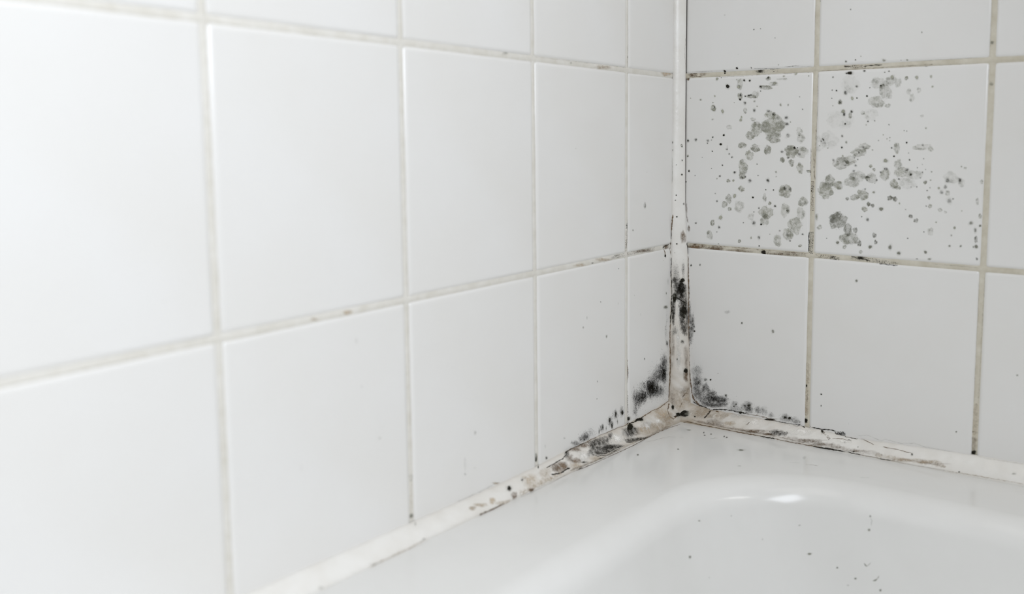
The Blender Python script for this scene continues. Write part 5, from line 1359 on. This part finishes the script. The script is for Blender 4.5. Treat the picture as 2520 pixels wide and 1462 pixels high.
# ------------------------------------------------------------------ mould, stains, dirt and painted bead highlights lying on their surfaces
TONE = {'k': (0.017, 0.015, 0.010), 'g': (0.375, 0.375, 0.305), 'o': (0.22, 0.22, 0.18),
        'n': (0.17, 0.115, 0.07), 't': (0.50, 0.41, 0.30), 'w': (0.83, 0.81, 0.765)}  # last tone: white highlights painted onto the silicone beads
rnd = random.Random(77)
class Film:
    """thin raised growth on one host surface: fans of triangles that hug it"""
    def __init__(self, host):
        self.host = host; self.V = []; self.F = []; self.C = []; self.k = 0
        self.mw = host.matrix_world.copy()
        me = host.data
        self.bvh = BVHTree.FromPolygons([self.mw @ v.co for v in me.vertices], [tuple(q.vertices) for q in me.polygons])
    def snap(self, p, off, lim):
        loc, nor, idx, dist = self.bvh.find_nearest(p)
        if loc is None or dist > lim: return None
        return loc + nor * off
    def fan(self, P, e1, e2, outline, rings, tone, dens, lift, lim):
        self.k += 1
        off = 0.00006 + 0.0000012 * (self.k % 90)
        c = self.snap(P, off + lift, lim)
        if c is None: return
        n = len(outline); pts = [c]
        for f, _ in rings:
            for a, r in outline:
                q = P + e1 * (math.cos(a) * r * f) + e2 * (math.sin(a) * r * f)
                s = self.snap(q, off + (lift * (1 - f) if f < 1 else 0), lim)
                if s is None: s = self.snap(q, off, 1.0)
                pts.append(s)
        b = len(self.V)
        self.V += pts
        col = TONE[tone]; j = rnd.uniform(0.85, 1.15)
        col = tuple(min(1, x * j) for x in col)
        self.C.append((*col, dens))
        for f, dd in rings:
            for _ in range(n): self.C.append((*col, dens * dd))
        for i in range(n): self.F.append((b, b + 1 + i, b + 1 + (i + 1) % n))
        for k in range(len(rings) - 1):
            o0, o1 = b + 1 + k * n, b + 1 + (k + 1) * n
            for i in range(n):
                j2 = (i + 1) % n
                self.F.append((o0 + i, o1 + i, o1 + j2, o0 + j2))
    def outline(self, n, amp):
        ph = [rnd.uniform(0, 6.28) for _ in range(5)]
        out = []
        for i in range(n):
            a = 2 * math.pi * i / n
            r = 1 + amp * (0.5 * math.sin(2 * a + ph[0]) + 0.45 * math.sin(3 * a + ph[1]) + 0.35 * math.sin(5 * a + ph[2]) + 0.3 * math.sin(8 * a + ph[3])) + rnd.uniform(-amp, amp) * 0.35
            out.append((a, max(0.35, r)))
        return out
    def dot(self, P, e1, e2, tone, dens):
        if tone in 'kgo' and dens > 0.45:
            self.fan(P, e1 * 2.1, e2 * 2.1, self.outline(10, 0.22), [(0.5, 0.8), (1.0, 0.0)], 'g', 0.34 * dens, 0.00002, 0.0012)
        self.fan(P, e1 * 1.25, e2 * 1.25, self.outline(9, 0.16), [(0.45, 0.9), (1.0, 0.0)], tone, dens * 1.15 if dens < 0.9 else 2.4, 0.00012, 0.0012)
    def speck(self, P, r, tone, dens, e=None):
        u = Vector((rnd.uniform(-1, 1), rnd.uniform(-1, 1), rnd.uniform(-1, 1)))
        loc, nor, idx, dist = self.bvh.find_nearest(P)
        if loc is None or dist > 0.0009: return
        if e is None:
            e1 = nor.cross(u).normalized() * r; e2 = nor.cross(e1).normalized() * r
        else:
            e2 = e * r; e1 = nor.cross(e).normalized() * r * 0.55
        self.fan(loc, e1, e2, self.outline(6, 0.2), [(1.0, 0.35)], tone, dens, 0.00004, 0.002)
    def patch(self, P, e1, e2, tone, dens):
        if tone not in 'go':
            self.fan(P, e1 * 1.3, e2 * 1.3, self.outline(22, 0.2), [(0.3, 0.9), (0.65, 0.5), (1.0, 0.0)], tone, dens * 1.5, 0.00003, 0.004)
            return
        # several lobes growing into each other, granules gathered toward the rim
        self.fan(P, e1 * 0.95, e2 * 0.95, self.outline(26, 0.2), [(0.5, 0.95), (0.9, 0.9), (1.0, 0.0)], tone, dens * 0.66, 0.00005, 0.004)
        ar = e1.length * e2.length * 1e6
        for _ in range(rnd.choice((3, 4, 5)) if ar > 1.5 else 2):
            a = rnd.uniform(0, 6.283); r = rnd.uniform(0.5, 0.8); f = rnd.uniform(0.3, 0.5)
            self.fan(P + e1 * math.cos(a) * r + e2 * math.sin(a) * r, e1 * f, e2 * f, self.outline(16, 0.13),
                     [(0.6, 0.95), (0.86, 0.9), (1.0, 0.0)], tone, dens * 0.5, 0.00005, 0.004)
        for _ in range(int(min(80, (2 + ar * 2.2) * (0.25 + dens)))):
            a = rnd.uniform(0, 6.283); r = math.sqrt(rnd.uniform(0.15, 1.0)) if rnd.random() < 0.4 else rnd.uniform(0.75, 1.1)
            self.speck(P + e1 * math.cos(a) * r + e2 * math.sin(a) * r, rnd.choice((0.00012, 0.00016, 0.0002, 0.0003)),
                       rnd.choice('oook'), rnd.uniform(0.3, 0.8) * min(1, dens + 0.1))
    def smear(self, P, e1, e2, tone, dens, streak):
        self.fan(P, e1 * 1.45, e2 * 1.45, self.outline(20, 0.2), [(0.35, 0.85), (0.7, 0.45), (1.0, 0.0)], tone, min(1, dens * (0.55 if streak else 0.75)), 0.00003, 0.004)
        ar = e1.length * e2.length * 1e6
        n = int(min(1100, (16 + ar * (34 if streak else 26)) * dens))
        d = Vector((0, 0, 1)) if streak else None
        for _ in range(n):
            x, y = rnd.gauss(0, 0.68), rnd.gauss(0, 0.68)
            q = P + e1 * x + e2 * y
            self.speck(q, rnd.uniform(0.00009, 0.00024) * (1.9 if streak else 1), tone, rnd.uniform(0.45, 1.0), d)
    def band(self, A, B, hw, n, tone):
        ax = (B - A).normalized()
        loc, nor, idx, dist = self.bvh.find_nearest((A + B) / 2)
        side = nor.cross(ax).normalized()
        cl = [rnd.random() for _ in range(max(3, n // 12))]
        for _ in range(int(n * 1.8)):
            t = min(1, max(0, rnd.choice(cl) + rnd.gauss(0, 0.12))) if rnd.random() < 0.6 else rnd.random()
            q = A.lerp(B, t) + side * (hw * rnd.uniform(-1, 1))
            self.speck(q, rnd.uniform(0.00012, 0.00032), tone if rnd.random() < 0.75 else 'k', rnd.uniform(0.5, 1.0))
    def line(self, pts, w, tone, dens):
        P = []
        for a, b in zip(pts[:-1], pts[1:]):
            n = max(2, int((b - a).length / 0.0012))
            for i in range(n): P.append(a.lerp(b, i / n))
        P.append(pts[-1])
        w1 = 0.00022
        rows = []
        col = TONE[tone]
        for i, p in enumerate(P):
            a = P[max(0, i - 1)]; b = P[min(len(P) - 1, i + 1)]
            loc, nor, idx, dist = self.bvh.find_nearest(p)
            if loc is None or dist > 0.006: continue
            side = nor.cross((b - a).normalized())
            if side.length < 1e-6: continue
            side.normalize()
            jit = side * rnd.uniform(-1, 1) * min(w1, w * 0.6)
            h = w * 0.6 * rnd.uniform(0.45, 1.4)
            if i in (0, len(P) - 1): h *= 0.3
            r = []
            for t in (-1.5, -0.5, 0.5, 1.5):
                q = self.snap(loc + jit + side * h * t, 0.00012 + 0.000001 * (self.k % 40), 1.0)
                r.append(q)
            rows.append((r, dens * (1.0 if dens < 0.58 else 1.7) * rnd.uniform(0.5, 1.1)))
        self.k += 1
        b0 = len(self.V)
        for r, d in rows:
            self.V += r
            self.C += [(*col, 0), (*col, d), (*col, d), (*col, 0)]
        for i in range(len(rows) - 1):
            for q in range(3):
                a = b0 + i * 4 + q
                self.F.append((a, a + 1, a + 5, a + 4))
    def build(self, name, mat, label):
        if not self.F: return
        inv = self.mw.inverted()
        me = mesh(name, [inv @ v for v in self.V], self.F)
        color_attr(me, self.C)
        o = link(name, me, self.host, mat)
        o['kind'] = 'stuff'
        if label: o['label'] = label
bpy.context.view_layer.update()
def V3(a, i): return Vector((a[i], a[i + 1], a[i + 2])) * 0.0001
for key, items in DATA.items():
    films = {}
    isbead = key[0] == 'C'
    for it in items:
        ty, tone, dens = it[0], it[1], it[2]
        a = it[3:]
        if key in ('rim', 'basin'): nm = 'dirt'
        elif ty == 'L': nm = 'crack' if isbead and not (tone in 'nt' and a[0] > 12) else 'stain_highlight'
        elif tone in 'ntw': nm = 'stain_highlight'
        else: nm = 'mould'
        if nm not in films: films[nm] = Film(HOST[key])
        f = films[nm]
        if ty == 'D': f.dot(V3(a, 0), V3(a, 3), V3(a, 6), tone, dens)
        elif ty == 'B': f.patch(V3(a, 0), V3(a, 3), V3(a, 6), tone, dens)
        elif ty == 'S': f.smear(V3(a, 0), V3(a, 3), V3(a, 6), tone, dens, key[0] == 'L')
        elif ty == 'G': f.band(V3(a, 0), V3(a, 3), a[6] * 0.0001, a[7], tone)
        elif ty == 'L': f.line([V3(a, i) for i in range(1, len(a), 3)], a[0] * 0.0001, tone, dens)
    lab = {'mould': 'black mould on the silicone' if isbead else 'grey-green mould colonies' if key in ('R30', 'R31') else 'dark mould specks',
           'stain_highlight': 'brown stains; on silicone also painted white highlights', 'crack': 'dark brown crack lines', 'dirt': 'small dark dirt marks'}
    for nm, f in films.items():
        f.build(nm, M_MOULD if nm in ('mould', 'stain_highlight') else M_DIRT, lab[nm])
